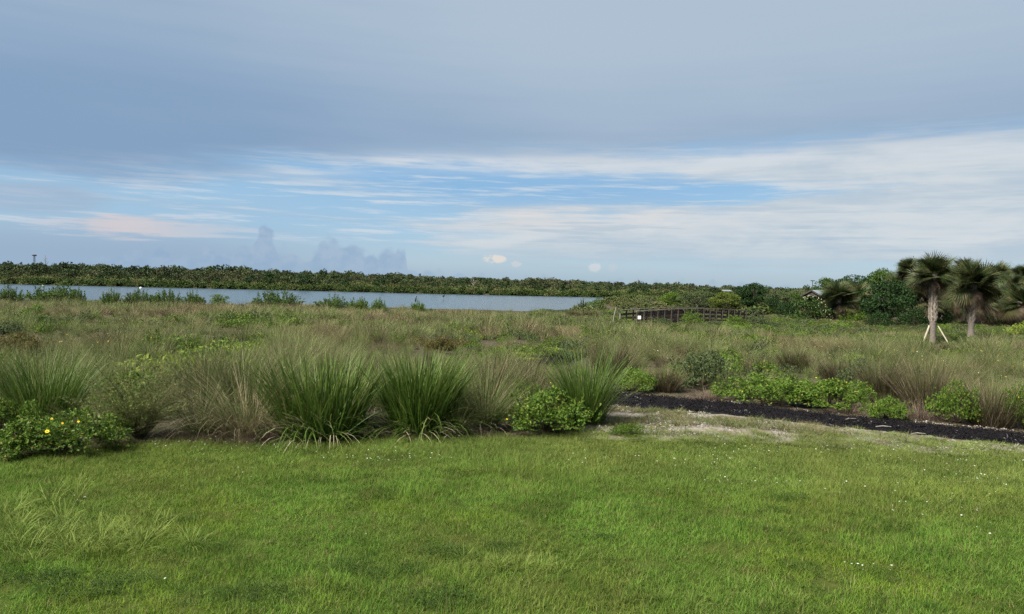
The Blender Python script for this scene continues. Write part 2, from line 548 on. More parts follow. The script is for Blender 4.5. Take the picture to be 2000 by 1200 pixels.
def solid(name, c1, c2=None, scale=8.0, rough=0.8, bumpk=0.0, bscale=30.0, spec=0.3, stretch=None):
    m, nt, p, out = newmat(name)
    tc = nt.nodes.new('ShaderNodeTexCoord'); v = S(tc.outputs['Object'])
    if stretch:
        mp = nt.nodes.new('ShaderNodeMapping'); mp.inputs['Scale'].default_value = stretch; nt.links.new(v.o, mp.inputs[0]); v = S(mp.outputs[0])
    c2 = c2 or tuple(k * 0.7 for k in c1)
    c = mixc(sstep(0.3, 0.7, noise(v, scale, 5, 0.6)), c1, c2)
    c = scalec(c, 0.85 + orand() * 0.3)
    nt.links.new(c.o, p.inputs['Base Color'])
    p.inputs['Roughness'].default_value = rough; p.inputs['Specular IOR Level'].default_value = spec
    if bumpk:
        b = nt.nodes.new('ShaderNodeBump'); b.inputs['Strength'].default_value = bumpk; b.inputs['Distance'].default_value = 0.02
        nt.links.new(noise(v, bscale, 5, 0.6).o, b.inputs['Height']); nt.links.new(b.outputs[0], p.inputs['Normal'])
    return m


def scatter(name, sources, P, rot, scl, idx, label, cat):
    """One 'stuff' object: a cloud of points that carries small meshes."""
    col = bpy.data.collections.new(name + '_kinds')
    for i, me in enumerate(sources):
        o = bpy.data.objects.new('%s_kind_%02d' % (name, i), me); col.objects.link(o)
    me = bpy.data.meshes.new(name); n = len(P)
    me.vertices.add(n); me.vertices.foreach_set('co', np.asarray(P, np.float32).ravel())
    a = me.attributes.new('rot', 'FLOAT_VECTOR', 'POINT'); a.data.foreach_set('vector', np.asarray(rot, np.float32).ravel())
    scl = np.asarray(scl, np.float32)
    if scl.ndim == 1: scl = np.repeat(scl[:, None], 3, 1)
    a = me.attributes.new('scl', 'FLOAT_VECTOR', 'POINT'); a.data.foreach_set('vector', scl.ravel())
    a = me.attributes.new('idx', 'INT', 'POINT'); a.data.foreach_set('value', np.asarray(idx, np.int32))
    o = bpy.data.objects.new(name, me); C.objects.link(o)
    ng = bpy.data.node_groups.new(name, 'GeometryNodeTree')
    ng.interface.new_socket('Geometry', in_out='INPUT', socket_type='NodeSocketGeometry')
    ng.interface.new_socket('Geometry', in_out='OUTPUT', socket_type='NodeSocketGeometry')
    N = ng.nodes.new; Lk = ng.links.new
    gi = N('NodeGroupInput'); go = N('NodeGroupOutput')
    ci = N('GeometryNodeCollectionInfo'); ci.inputs['Collection'].default_value = col
    ci.inputs['Separate Children'].default_value = True; ci.inputs['Reset Children'].default_value = True
    iop = N('GeometryNodeInstanceOnPoints'); iop.inputs['Pick Instance'].default_value = True
    def na(nm, ty):
        k = N('GeometryNodeInputNamedAttribute'); k.data_type = ty; k.inputs['Name'].default_value = nm; return k.outputs[0]
    e2r = N('FunctionNodeEulerToRotation')
    Lk(na('rot', 'FLOAT_VECTOR'), e2r.inputs[0])
    Lk(gi.outputs[0], iop.inputs['Points']); Lk(ci.outputs[0], iop.inputs['Instance'])
    Lk(na('idx', 'INT'), iop.inputs['Instance Index']); Lk(e2r.outputs[0], iop.inputs['Rotation']); Lk(na('scl', 'FLOAT_VECTOR'), iop.inputs['Scale'])
    Lk(iop.outputs[0], go.inputs[0])
    md = o.modifiers.new('scatter', 'NODES'); md.node_group = ng
    return tag(o, label, cat, kind='stuff')


def rotz(rng, n, tilt=0.0):
    return np.stack([rng.normal(0, tilt, n) if tilt else np.zeros(n), rng.normal(0, tilt, n) if tilt else np.zeros(n), rng.random(n) * 2 * PI], 1)


# ------------------------------------------------------------------ layout curves
EDGE_X = np.array([-40, -8.0, -6.0, -4.8, -3.5, -2.2, 0, 3.8, 7.3, 9, 40])
EDGE_Y = np.array([8.3, 8.6, 8.75, 9.6, 10.1, 10.6, 10.85, 10.9, 10.4, 10.1, 9.4])


def lawn_edge(x): return np.interp(x, EDGE_X, EDGE_Y)


PATH = [at(*p) for p in ((2500, 918), (2250, 890), (2000, 860), (1900, 852), (1800, 840), (1700, 831), (1600, 821), (1500, 809), (1400, 798), (1300, 789), (1200, 781), (1080, 760), (985, 740), (960, 724), (1040, 711), (1100, 695), (1105, 672),
                         (1120, 650), (1165, 634), (1205, 629), (1240, 626))]
PATHXY = np.array([(p.x, p.y) for p in PATH])
for _ in range(2):                                # soften the corners
    q = [PATHXY[0]]
    for a, b in zip(PATHXY[:-1], PATHXY[1:]): q += [a * 0.75 + b * 0.25, a * 0.25 + b * 0.75]
    PATHXY = np.array(q + [PATHXY[-1]])


def path_dist(x, y):
    x = np.asarray(x, float); y = np.asarray(y, float); d = np.full(x.shape, 1e9)
    for a, b in zip(PATHXY[:-1], PATHXY[1:]):
        e = b - a; t = np.clip(((x - a[0]) * e[0] + (y - a[1]) * e[1]) / (e @ e + 1e-12), 0, 1)
        d = np.minimum(d, np.hypot(x - a[0] - t * e[0], y - a[1] - t * e[1]))
    return d


def path_half(x): return np.interp(x, [2.0, 4.0, 6.0, 8.0], [0.94, 0.86, 0.68, 0.56])      # the mulch narrows towards the right
NEARX = np.argsort(PATHXY[:40, 0])


def verge(x, y):
    """True on the bare shell strip between lawn and path (right of the clumps)."""
    px = PATHXY[:30]; o = np.argsort(px[:, 0])
    py = np.interp(x, px[o, 0], px[o, 1])
    return (x > 1.15) & (y < py) & (y > lawn_edge(x) - 0.1)


# ------------------------------------------------------------------ the setting
def build_ground():
    ys = np.concatenate([np.arange(-40, 0, 4), np.arange(0, 18, 0.4), np.arange(18, 60, 1.2), np.arange(60, 215, 1.6), np.geomspace(215, 4500, 40)])
    us = np.linspace(-1, 1, 181)
    us = np.sign(us) * np.abs(us) ** 1.35
    Y, U = np.meshgrid(ys, us, indexing='ij')
    X = U * (45 + 1.1 * np.abs(Y))
    Z = height(X, Y)
    V = np.stack([X, Y, Z], -1).reshape(-1, 3)
    nr, nc = X.shape
    i = np.arange(nr - 1)[:, None] * nc + np.arange(nc - 1)[None]
    F = np.stack([i, i + 1, i + nc + 1, i + nc], -1).reshape(-1, 4)
    m, nt, p, out = newmat('meadow_soil')
    pos = wpos()
    c = mixc(sstep(0.35, 0.65, noise(pos, 0.35, 4, 0.6)), (0.036, 0.028, 0.019), (0.042, 0.042, 0.02))
    c = mixc(sstep(0.4, 0.7, noise(pos, 6.0, 5, 0.65)) * 0.7, c, (0.09, 0.066, 0.048))
    nt.links.new(c.o, p.inputs['Base Color']); p.inputs['Roughness'].default_value = 0.95; p.inputs['Specular IOR Level'].default_value = 0.1
    b = nt.nodes.new('ShaderNodeBump'); b.inputs['Strength'].default_value = 0.8; b.inputs['Distance'].default_value = 0.05
    nt.links.new(noise(pos, 14, 5, 0.65).o, b.inputs['Height']); nt.links.new(b.outputs[0], p.inputs['Normal'])
    o = add('ground', mesh('ground', V, F, None, True, m)); tag(o, kind='structure')


def build_lawn_sheet():
    xs = np.arange(-26, 26.01, 0.4); vs_ = np.concatenate([np.linspace(0, .55, 12), np.linspace(.56, 1, 60)])
    X, Vv = np.meshgrid(xs, vs_, indexing='ij')
    e = lawn_edge(X) + (fbm(X * 1.7, X * 0, 3) - 0.5) * 0.35
    Y = -22 + Vv * (e + 22)
    Z = height(X, Y) + 0.006
    Z[:, -1] -= 0.05
    n0, n1 = X.shape
    i = np.arange(n0 - 1)[:, None] * n1 + np.arange(n1 - 1)[None]
    F = np.stack([i, i + n1, i + n1 + 1, i + 1], -1).reshape(-1, 4)
    m, nt, p, out = newmat('turf')
    pos = wpos()
    c = mixc(sstep(0.3, 0.7, noise(pos, 3.0, 5, 0.6)), (0.028, 0.05, 0.008), (0.045, 0.055, 0.014))
    nt.links.new(c.o, p.inputs['Base Color']); p.inputs['Roughness'].default_value = 1.0; p.inputs['Specular IOR Level'].default_value = 0.0
    tag(add('lawn', mesh('lawn', np.stack([X, Y, Z], -1).reshape(-1, 3), F, None, True, m)), kind='structure')


def build_path():
    P = PATHXY; n = len(P)
    d = np.gradient(P, axis=0); d /= np.linalg.norm(d, axis=1, keepdims=True)
    nn = np.stack([-d[:, 1], d[:, 0]], 1)
    # resample finely
    s = np.concatenate([[0], np.cumsum(np.linalg.norm(np.diff(P, axis=0), axis=1))])
    t = np.arange(0, s[-1], 0.12)
    Q = np.stack([np.interp(t, s, P[:, k]) for k in (0, 1)], 1); M = np.stack([np.interp(t, s, nn[:, k]) for k in (0, 1)], 1)
    ws = np.linspace(-1, 1, 25)
    hw = (path_half(Q[:, 0]) + (fbm(t * 1.3, t * 0, 4) - 0.5) * 0.14 - 0.65 * ss(18, 26, Q[:, 1]))[:, None]
    X = Q[:, 0][:, None] + M[:, 0][:, None] * ws[None] * hw; Y = Q[:, 1][:, None] + M[:, 1][:, None] * ws[None] * hw
    rim = 1 - ss(0.86, 1.0, np.abs(ws))[None]
    Z = height(X, Y) + 0.008 + 0.02 * rim + (fbm(X * 9, Y * 9, 11) - 0.5) * 0.016 * rim - 0.03 * (np.abs(ws)[None] > 0.99)
    n0, n1 = X.shape
    i = np.arange(n0 - 1)[:, None] * n1 + np.arange(n1 - 1)[None]
    F = np.stack([i, i + 1, i + n1 + 1, i + n1], -1).reshape(-1, 4)
    m, nt, p, out = newmat('dark_mulch')
    pos = wpos()
    c = mixc(sstep(0.35, 0.7, noise(pos, 26, 5, 0.7)), (0.005, 0.0045, 0.0055), (0.012, 0.011, 0.0125))
    c = mixc(sstep(0.62, 0.75, noise(pos, 2.2, 4, 0.6)) * 0.3, c, (0.04, 0.037, 0.038))
    nt.links.new(c.o, p.inputs['Base Color']); p.inputs['Roughness'].default_value = 0.95; p.inputs['Specular IOR Level'].default_value = 0.1
    b = nt.nodes.new('ShaderNodeBump'); b.inputs['Strength'].default_value = 1.0; b.inputs['Distance'].default_value = 0.03
    nt.links.new(noise(pos, 45, 5, 0.7).o, b.inputs['Height']); nt.links.new(b.outputs[0], p.inputs['Normal'])
    tag(add('path', mesh('path', np.stack([X, Y, Z], -1).reshape(-1, 3), F, None, True, m)), kind='structure')
    # mulch chips
    rng = np.random.default_rng(2)
    chips = []
    for k in range(6):
        c_ = rdir(rng, 14) * np.array([0.06, 0.06, 0.012]); c_[:, 2] = np.abs(c_[:, 2])
        g = leafset(rng, c_, rdir(rng, 14) * np.array([1, 1, 0.5]), rdir(rng, 14) + np.array([0, 0, 1.0]), rng.uniform(0.02, 0.05, 14), rng.uniform(0.006, 0.014, 14), 0.3)
        chips.append(gmesh('mulch_chip', g, MULCH if k < 5 else MULCH_PALE))
    N_ = 9000
    tt = rng.random(N_) * 22; w = rng.uniform(-1, 1, N_) * (path_half(np.interp(tt, s, P[:, 0])) - 0.03)
    x = np.interp(tt, s, P[:, 0]) + np.interp(tt, s, nn[:, 0]) * w; y = np.interp(tt, s, P[:, 1]) + np.interp(tt, s, nn[:, 1]) * w
    z = height(x, y) + 0.024
    idx = rng.integers(0, 5, N_); idx[rng.random(N_) < 0.02] = 5
    scatter('mulch_litter', chips, np.stack([x, y, z], 1), rotz(rng, N_, 0.3), rng.uniform(0.6, 1.4, N_), idx, 'loose black mulch chips covering the dark path', 'mulch')


def build_verge():
    xs = np.arange(1.0, 30, 0.15); vs_ = np.linspace(0, 1, 36)
    X, Vv = np.meshgrid(xs, vs_, indexing='ij')
    px = PATHXY[:30]; o = np.argsort(px[:, 0])
    py = np.interp(X, px[o, 0], px[o, 1]) - 0.35
    e = lawn_edge(X) - 0.35
    Y = e + Vv * np.maximum(py - e, 0.02)
    Z = height(X, Y) + 0.016 + (fbm(X * 6, Y * 6, 21) - 0.5) * 0.03
    Z[:, 0] -= 0.05; Z[0] -= 0.05
    n0, n1 = X.shape
    i = np.arange(n0 - 1)[:, None] * n1 + np.arange(n1 - 1)[None]
    F = np.stack([i, i + n1, i + n1 + 1, i + 1], -1).reshape(-1, 4)
    m, nt, p, out = newmat('shell_gravel')
    pos = wpos()
    c = mixc(sstep(0.35, 0.6, noise(pos, 22, 5, 0.7)), (0.15, 0.13, 0.10), (0.24, 0.21, 0.175))
    c = mixc(sstep(0.46, 0.62, noise(pos, 1.5, 5, 0.6)) * 0.9, c, (0.075, 0.062, 0.034))
    nt.links.new(c.o, p.inputs['Base Color']); p.inputs['Roughness'].default_value = 0.95; p.inputs['Specular IOR Level'].default_value = 0.1
    b = nt.nodes.new('ShaderNodeBump'); b.inputs['Strength'].default_value = 1.0; b.inputs['Distance'].default_value = 0.02
    nt.links.new(noise(pos, 40, 5, 0.7).o, b.inputs['Height']); nt.links.new(b.outputs[0], p.inputs['Normal'])
    tag(add('gravel_path_edge', mesh('gravel', np.stack([X, Y, Z], -1).reshape(-1, 3), F, None, True, m)), kind='structure')


def build_lake():
    m, nt, p, out = newmat('lake_water')
    pos = wpos()
    p.inputs['Base Color'].default_value = (0.035, 0.05, 0.055, 1)
    p.inputs['Roughness'].default_value = 0.22
    p.inputs['IOR'].default_value = 1.33
    mp = nt.nodes.new('ShaderNodeMapping'); mp.inputs['Scale'].default_value = (0.5, 1.3, 1.0); nt.links.new(pos.o, mp.inputs[0])
    h = noise(S(mp.outputs[0]), 1.6, 4, 0.6) + noise(S(mp.outputs[0]), 0.07, 3, 0.5) * 0.8
    b = nt.nodes.new('ShaderNodeBump'); b.inputs['Strength'].default_value = 0.22; b.inputs['Distance'].default_value = 0.12
    nt.links.new(h.o, b.inputs['Height']); nt.links.new(b.outputs[0], p.inputs['Normal'])
    V = [(-460, 45, WATER_Z), (70, 60, WATER_Z), (70, 230, WATER_Z), (-460, 230, WATER_Z)]
    tag(add('lake', mesh('lake', V, [(0, 1, 2, 3)], None, False, m)), kind='structure')


# ------------------------------------------------------------------ materials
LAWN = foliage('lawn_blade', (0.062, 0.136, 0.018), (0.125, 0.22, 0.032), tip=(0.18, 0.245, 0.045), tipk=0.4, trans=0.36, vary=0.45, spec=0.06,
               patches=((0.55, (0.15, 0.20, 0.018), 0.48, 0.64, 0.65), (1.1, (0.038, 0.078, 0.012), 0.52, 0.64, 0.85), (0.3, (0.125, 0.145, 0.03), 0.45, 0.6, 0.6), (2.6, (0.11, 0.115, 0.034), 0.56, 0.7, 0.65), (7.0, (0.04, 0.085, 0.014), 0.53, 0.66, 0.7)), dry=(0.2, 0.17, 0.07), dryk=0.07, worn=(0.155, 0.19, 0.05))
LONG = foliage('long_blade', (0.10, 0.165, 0.025), (0.17, 0.215, 0.045), tip=(0.22, 0.23, 0.075), trans=0.35, vary=0.3)
WEED = foliage('lawn_weed', (0.022, 0.046, 0.008), (0.042, 0.074, 0.012), trans=0.25, vary=0.4)
OLIVE = foliage('meadow_blade', (0.062, 0.098, 0.022), (0.145, 0.174, 0.052), tip=(0.19, 0.19, 0.088), tipk=0.55, trans=0.3, vary=0.55,
                patches=((0.11, (0.13, 0.113, 0.05), 0.5, 0.66, 0.75), (0.23, (0.042, 0.075, 0.018), 0.48, 0.62, 0.75), (0.6, (0.14, 0.14, 0.052), 0.55, 0.68, 0.6)), dry=(0.2, 0.16, 0.1), dryk=0.14)
TAN = foliage('tan_blade', (0.105, 0.094, 0.043), (0.18, 0.152, 0.076), tip=(0.21, 0.17, 0.092), trans=0.25, vary=0.4, patches=((0.2, (0.15, 0.15, 0.07), 0.5, 0.66, 0.6),))
PALETAN = foliage('pale_tan_blade', (0.13, 0.105, 0.055), (0.26, 0.215, 0.13), tip=(0.29, 0.24, 0.15), trans=0.2, vary=0.2)
BROWN = foliage('brown_blade', (0.05, 0.038, 0.022), (0.105, 0.083, 0.046), tip=(0.12, 0.115, 0.045), tipk=0.9, trans=0.2, vary=0.35, dry=(0.2, 0.15, 0.11), dryk=0.2)
MAUVE = foliage('dead_blade', (0.10, 0.068, 0.052), (0.18, 0.13, 0.10), trans=0.15, vary=0.3)
BROAD = foliage('broad_blade', (0.018, 0.05, 0.006), (0.08, 0.14, 0.018), tip=(0.14, 0.175, 0.045), tipk=0.45, trans=0.3, rough=0.5, vary=0.15, dry=(0.15, 0.17, 0.05), dryk=0.08, spec=0.22)
MIDGREEN = foliage('mid_blade', (0.045, 0.08, 0.018), (0.10, 0.13, 0.036), tip=(0.16, 0.15, 0.066), tipk=0.65, trans=0.3, vary=0.2, dry=(0.2, 0.16, 0.09), dryk=0.12)
STRAW = foliage('straw_blade', (0.24, 0.2, 0.13), (0.42, 0.36, 0.25), trans=0.2, vary=0.2)
BUSHLEAF = foliage('bush_leaf', (0.036, 0.085, 0.010), (0.115, 0.18, 0.023), trans=0.3, rough=0.5, vary=0.3, dry=(0.16, 0.165, 0.035), dryk=0.1, spec=0.15)
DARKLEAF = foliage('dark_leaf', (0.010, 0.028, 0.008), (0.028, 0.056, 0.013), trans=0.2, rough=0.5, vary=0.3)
LIMELEAF = foliage('lime_leaf', (0.12, 0.175, 0.025), (0.22, 0.26, 0.045), trans=0.35, vary=0.25)
GREYLEAF = foliage('grey_leaf', (0.045, 0.068, 0.026), (0.085, 0.105, 0.042), trans=0.25, vary=0.35)
FEATHER = foliage('feathery_leaf', (0.085, 0.125, 0.03), (0.16, 0.185, 0.06), trans=0.35, vary=0.2, dry=(0.18, 0.13, 0.05), dryk=0.1)
RUST = foliage('rusty_leaf', (0.07, 0.065, 0.02), (0.12, 0.10, 0.032), trans=0.25, vary=0.3)
WOODL = foliage('woodland_leaf', (0.022, 0.04, 0.014), (0.052, 0.072, 0.024), trans=0.15, vary=0.9, patches=((0.03, (0.078, 0.078, 0.036), 0.42, 0.62, 0.85), (0.06, (0.02, 0.038, 0.016), 0.5, 0.68, 0.7)))
SCRUB = foliage('scrub_leaf', (0.058, 0.076, 0.024), (0.108, 0.122, 0.043), trans=0.25, vary=0.5, patches=((0.05, (0.12, 0.10, 0.042), 0.5, 0.66, 0.7),))
REED = foliage('fringe_leaf', (0.03, 0.052, 0.012), (0.06, 0.085, 0.02), trans=0.2, vary=0.4)
PALM = foliage('palm_leaf', (0.022, 0.04, 0.012), (0.055, 0.075, 0.025), tip=(0.085, 0.09, 0.036), tipk=0.5, trans=0.2, rough=0.5, vary=0.4, spec=0.2, dry=(0.13, 0.105, 0.05), dryk=0.06)
PALM_OLD = foliage('old_palm_leaf', (0.035, 0.042, 0.015), (0.07, 0.068, 0.027), tip=(0.10, 0.082, 0.04), trans=0.2, vary=0.4)
PALM_DEAD = foliage('dead_palm_leaf', (0.08, 0.055, 0.036), (0.15, 0.11, 0.078), trans=0.1, vary=0.5)
STEM = solid('stem', (0.11, 0.08, 0.05), (0.07, 0.055, 0.035), 20)
TRUNK = solid('trunk_bark', (0.13, 0.11, 0.09), (0.08, 0.065, 0.05), 9, bumpk=0.6)
PTRUNK = solid('palm_trunk', (0.17, 0.145, 0.12), (0.10, 0.08, 0.065), 9, bumpk=0.8, stretch=(1, 1, 3))
BOOT = solid('palm_boot', (0.30, 0.26, 0.21), (0.16, 0.13, 0.10), 6)
PROPWOOD = solid('prop_timber', (0.42, 0.36, 0.28), (0.32, 0.27, 0.2), 5, stretch=(8, 8, 1))
OLDWOOD = solid('weathered_timber', (0.07, 0.055, 0.042), (0.045, 0.036, 0.03), 4)
GREYWOOD = solid('grey_timber', (0.24, 0.22, 0.18), (0.16, 0.145, 0.115), 5)
RAILWOOD = solid('rail_timber', (0.15, 0.135, 0.10), (0.095, 0.082, 0.062), 5)
REDWOOD = solid('brown_board', (0.075, 0.052, 0.042), (0.05, 0.037, 0.031), 3)
ROOF = solid('metal_roof', (0.15, 0.175, 0.185), (0.12, 0.145, 0.155), 2, rough=0.45, spec=0.5)
DARKWALL = solid('dark_boards', (0.05, 0.042, 0.036), (0.035, 0.03, 0.026), 3)  # plain dark brown for the shelter's wall, gable and fascia
WHITE = solid('white_paint', (0.72, 0.72, 0.70), (0.6, 0.6, 0.57), 6)
DARKMETAL = solid('dark_metal', (0.05, 0.055, 0.06), None, 6, rough=0.5)
YELLOW = solid('yellow_petal', (0.72, 0.50, 0.02), (0.62, 0.40, 0.01), 20)
FLCENTRE = solid('flower_centre', (0.10, 0.045, 0.015), None, 20)
PALEBLOOM = solid('pale_bloom', (0.62, 0.62, 0.42), (0.55, 0.52, 0.3), 20)
CLOVER = solid('white_bloom', (0.40, 0.43, 0.33), (0.3, 0.33, 0.24), 20)
FEATHERS = solid('dark_feather', (0.02, 0.022, 0.028), None, 30)
SHELL = solid('shell_bit', (0.33, 0.295, 0.255), (0.21, 0.185, 0.155), 20)
MULCH = solid('mulch_bark', (0.006, 0.0055, 0.0065), (0.014, 0.0125, 0.014), 12, rough=0.95, spec=0.1)
MULCH_PALE = solid('mulch_bark_pale', (0.16, 0.15, 0.14), (0.1, 0.09, 0.09), 12)

build_ground()
build_lawn_sheet()
build_path()
build_verge()
build_lake()


# ------------------------------------------------------------------ lawn grass (stuff)
def build_lawn():
    rng = np.random.default_rng(11)
    src = []
    for k in range(7):
        n = 760
        b = np.stack([rng.uniform(-.28, .28, n), rng.uniform(-.28, .28, n), np.zeros(n)], 1)
        tall = 1.0 if k < 5 else 1.35
        g1 = blades(rng, n, L=(0.035 * tall, 0.085 * tall), W=(0.0026, 0.0048), lean=(0.1, 1.1), curl=(0.1, 1.5), segs=2, base=b)
        src.append(gmesh('turf_tuft', g1, LAWN))
    for k in range(3):                                # low broad-leaved weeds
        n = 170
        c = np.stack([rng.uniform(-.16, .16, n), rng.uniform(-.16, .16, n), rng.uniform(0.01, 0.05, n)], 1)
        src.append(gmesh('weed_tuft', leafset(rng, c, rdir(rng, n) * np.array([1, 1, .35]), rdir(rng, n) * .5 + np.array([0, 0, 1.]), rng.uniform(.012, .026, n), rng.uniform(.008, .016, n)), WEED))
    xs, ys = np.meshgrid(np.arange(-14, 14, 0.37), np.arange(1.2, 11.6, 0.37))
    x = xs.ravel() + rng.uniform(-.16, .16, xs.size); y = ys.ravel() + rng.uniform(-.16, .16, xs.size)
    k = (y < lawn_edge(x) - 0.12 + rng.normal(0, 0.08, x.size)) & (np.abs(x) < 0.78 * y + 3.0)
    x, y = x[k], y[k]; n = len(x)
    idx = rng.integers(0, 5, n)
    tallz = fbm(x * 0.45 + 7, y * 0.6, 31)
    idx = np.where(tallz > 0.62, rng.integers(5, 7, n), idx)
    sc_ = 0.45 + 1.1 * fbm(x * 1.6, y * 1.9, 33)
    scl = np.stack([np.ones(n), np.ones(n), sc_ * rng.uniform(0.85, 1.15, n)], 1)
    # worn low patches
    P = [np.stack([x, y, height(x, y) + 0.010], 1)]; R = [rotz(rng, n, 0.012)]; SC = [scl]; I = [idx]
    m = 9000
    wx = rng.uniform(-9, 9, m); wy = rng.uniform(4, 10.6, m)
    w = fbm(wx * 0.8 + 3, wy * 1.5, 41, 3)
    spots = [at(*p) for p in ((980, 1075), (1180, 1060), (880, 1085), (130, 1155), (240, 1150), (60, 1140), (370, 1165), (430, 1075), (470, 1165), (900, 1180), (1600, 1165), (1500, 1000), (1540, 980), (760, 1120), (1750, 1190))]
    near = np.zeros(m)
    for s_ in spots: near = np.maximum(near, np.exp(-((wx - s_.x) / 0.36) ** 2 - ((wy - s_.y) / 0.14) ** 2))
    k = (w * 0.62 + near * 0.42 + rng.normal(0, .05, m) > 0.56) & (wy < lawn_edge(wx) - .1) & (np.abs(wx) < .78 * wy + 1)
    wx, wy = wx[k], wy[k]; m = len(wx)
    P.append(np.stack([wx, wy, height(wx, wy) + 0.03], 1)); R.append(rotz(rng, m, .1)); SC.append(np.repeat(rng.uniform(.45, .85, m)[:, None], 3, 1)); I.append(rng.integers(7, 10, m))
    scatter('lawn_grass', src, np.concatenate(P), np.concatenate(R), np.concatenate(SC), np.concatenate(I), 'short green mown grass of the lawn in the foreground', 'grass')
    # taller unmown pale grass, lower left and a small tuft
    src = []
    for k in range(4):
        src.append(gmesh('long_tuft', blades(rng, 26, 0.07, (0.14, 0.32), (0.004, 0.007), (0.2, 1.0), (0.3, 1.6), 4), LONG))
    cs = []
    for px, py, sx, sy, n in ((40, 1025, 0.55, 0.3, 46), (170, 1050, 0.4, 0.22, 40), (110, 1080, 0.45, 0.15, 22), (1010, 1110, 0.22, 0.08, 16), (985, 1105, 0.12, 0.06, 6), (1210, 1165, .3, .1, 8), (1530, 1150, .35, .15, 9), (1890, 1080, .3, .15, 6)):
        p = at(px, py)
        cs.append(np.stack([rng.normal(p.x, sx, n), rng.normal(p.y, sy, n)], 1))
    c = np.concatenate(cs); n = len(c); c[:, 1] = np.maximum(c[:, 1], 5.0)
    rot = rotz(rng, n, 0.25); rot[:, 2] = rng.normal(0.3, 0.8, n)
    scatter('long_grass', src, np.stack([c[:, 0], c[:, 1], height(c[:, 0], c[:, 1]) + 0.01], 1), rot, rng.uniform(.6, 1.05, n) * np.where(c[:, 0] > -1.5, 0.6, 1), rng.integers(0, 4, n), 'taller pale yellow green grass left unmown at the lower left of the lawn', 'grass')
    # tiny white flowers
    fl = []
    for k in range(3):
        nn_ = 7
        c_ = np.zeros((nn_, 3)); c_[:, 2] = 0.0; a = np.arange(nn_) * 2 * PI / nn_
        d_ = np.stack([np.cos(a), np.sin(a), np.full(nn_, .35)], 1)
        v, f, r, t = leafset(rng, c_, d_, np.tile([0, 0, 1.], (nn_, 1)), 0.011 + .002 * k, 0.008, .1)
        v[:, 2] += 0.075
        st = blades(rng, 1, L=(.075, .076), W=(.002, .0021), lean=(0, .05), curl=(0, .02), segs=2, base=np.zeros((1, 3)))
        g = join((v, f, r, t))
        fl.append(gmesh('small_flower', g, CLOVER))
    m = 2600
    x = rng.uniform(-9, 10, m); y = 10.9 - np.abs(rng.normal(0, 1.9, m))
    k = (fbm(x * 1.1, y * 1.6, 51, 2) + 0.15 * ss(1, 5, x) > 0.58) & (y > 4.5) & (y < lawn_edge(x) - .05) & (np.abs(x) < .75 * y + 1)
    x, y = x[k], y[k]
    ex = []
    for px, py, s_, n in ((740, 905, .3, 22), (640, 902, .3, 12), (830, 900, .25, 12), (1680, 1125, .12, 10), (1290, 905, .4, 22), (1700, 885, .4, 18), (1860, 920, .5, 22), (145, 983, .05, 4), (1780, 880, .3, 12)):
        p = at(px, py); ex.append(np.stack([rng.normal(p.x, s_, n), rng.normal(p.y, s_ * .5, n)], 1))
    e = np.concatenate(ex); x = np.concatenate([x, e[:, 0]]); y = np.concatenate([y, e[:, 1]]); n = len(x)
    scatter('lawn_flowers', fl, np.stack([x, y, height(x, y) + 0.01], 1), rotz(rng, n, .2), rng.uniform(.4, .95, n), rng.integers(0, 3, n), 'tiny white flowers sprinkled through the lawn', 'flowers')


build_lawn()


# ------------------------------------------------------------------ meadow (stuff)
TUSSOCK = {}


def tussock_meshes():
    rng = np.random.default_rng(5)
    def tus(nm, n, base, L, W, lean, curl, segs=3): return gmesh(nm, blades(rng, n, base, L, W, lean, curl, segs))
    TUSSOCK['fine'] = [tus('fine_tussock', 260, .16, (.45, .95), (.004, .007), (0.02, .75), (.1, .9)) for _ in range(4)]
    TUSSOCK['far'] = [tus('far_tussock', 120, .25, (.4, .85), (.011, .018), (0.02, .85), (.1, .9)) for _ in range(3)]
    TUSSOCK['wisp'] = [tus('wispy_grass', 60, .35, (.5, 1.0), (.003, .006), (0.0, .45), (.0, .5)) for _ in range(3)]
    TUSSOCK['farwisp'] = [tus('far_wispy_grass', 36, .45, (.45, .95), (.009, .014), (0.0, .5), (.0, .5)) for _ in range(3)]
    TUSSOCK['dead'] = [tus('dead_tussock', 260, .2, (.25, .6), (.004, .008), (0.3, 1.5), (.3, 1.6)) for _ in range(3)]
    TUSSOCK['forb'] = []
    for _ in range(3):
        g, lc = dome(rng, 420, 14, (.10, .19), .5, .75); TUSSOCK['forb'].append(gmesh('leafy_forb', g))
    TUSSOCK['mat'] = []
    for _ in range(2):
        g, lc = dome(rng, 420, 16, (.07, .14), .55, .45, shape='mat'); TUSSOCK['mat'].append(gmesh('ground_cover', g))


tussock_meshes()


def with_mat(me, mat):
    c = me.copy(); c.materials.clear(); c.materials.append(mat); return c


KEEP_OUT = []        # (x, y, radius) of individually built plants, filled before the meadow is sown


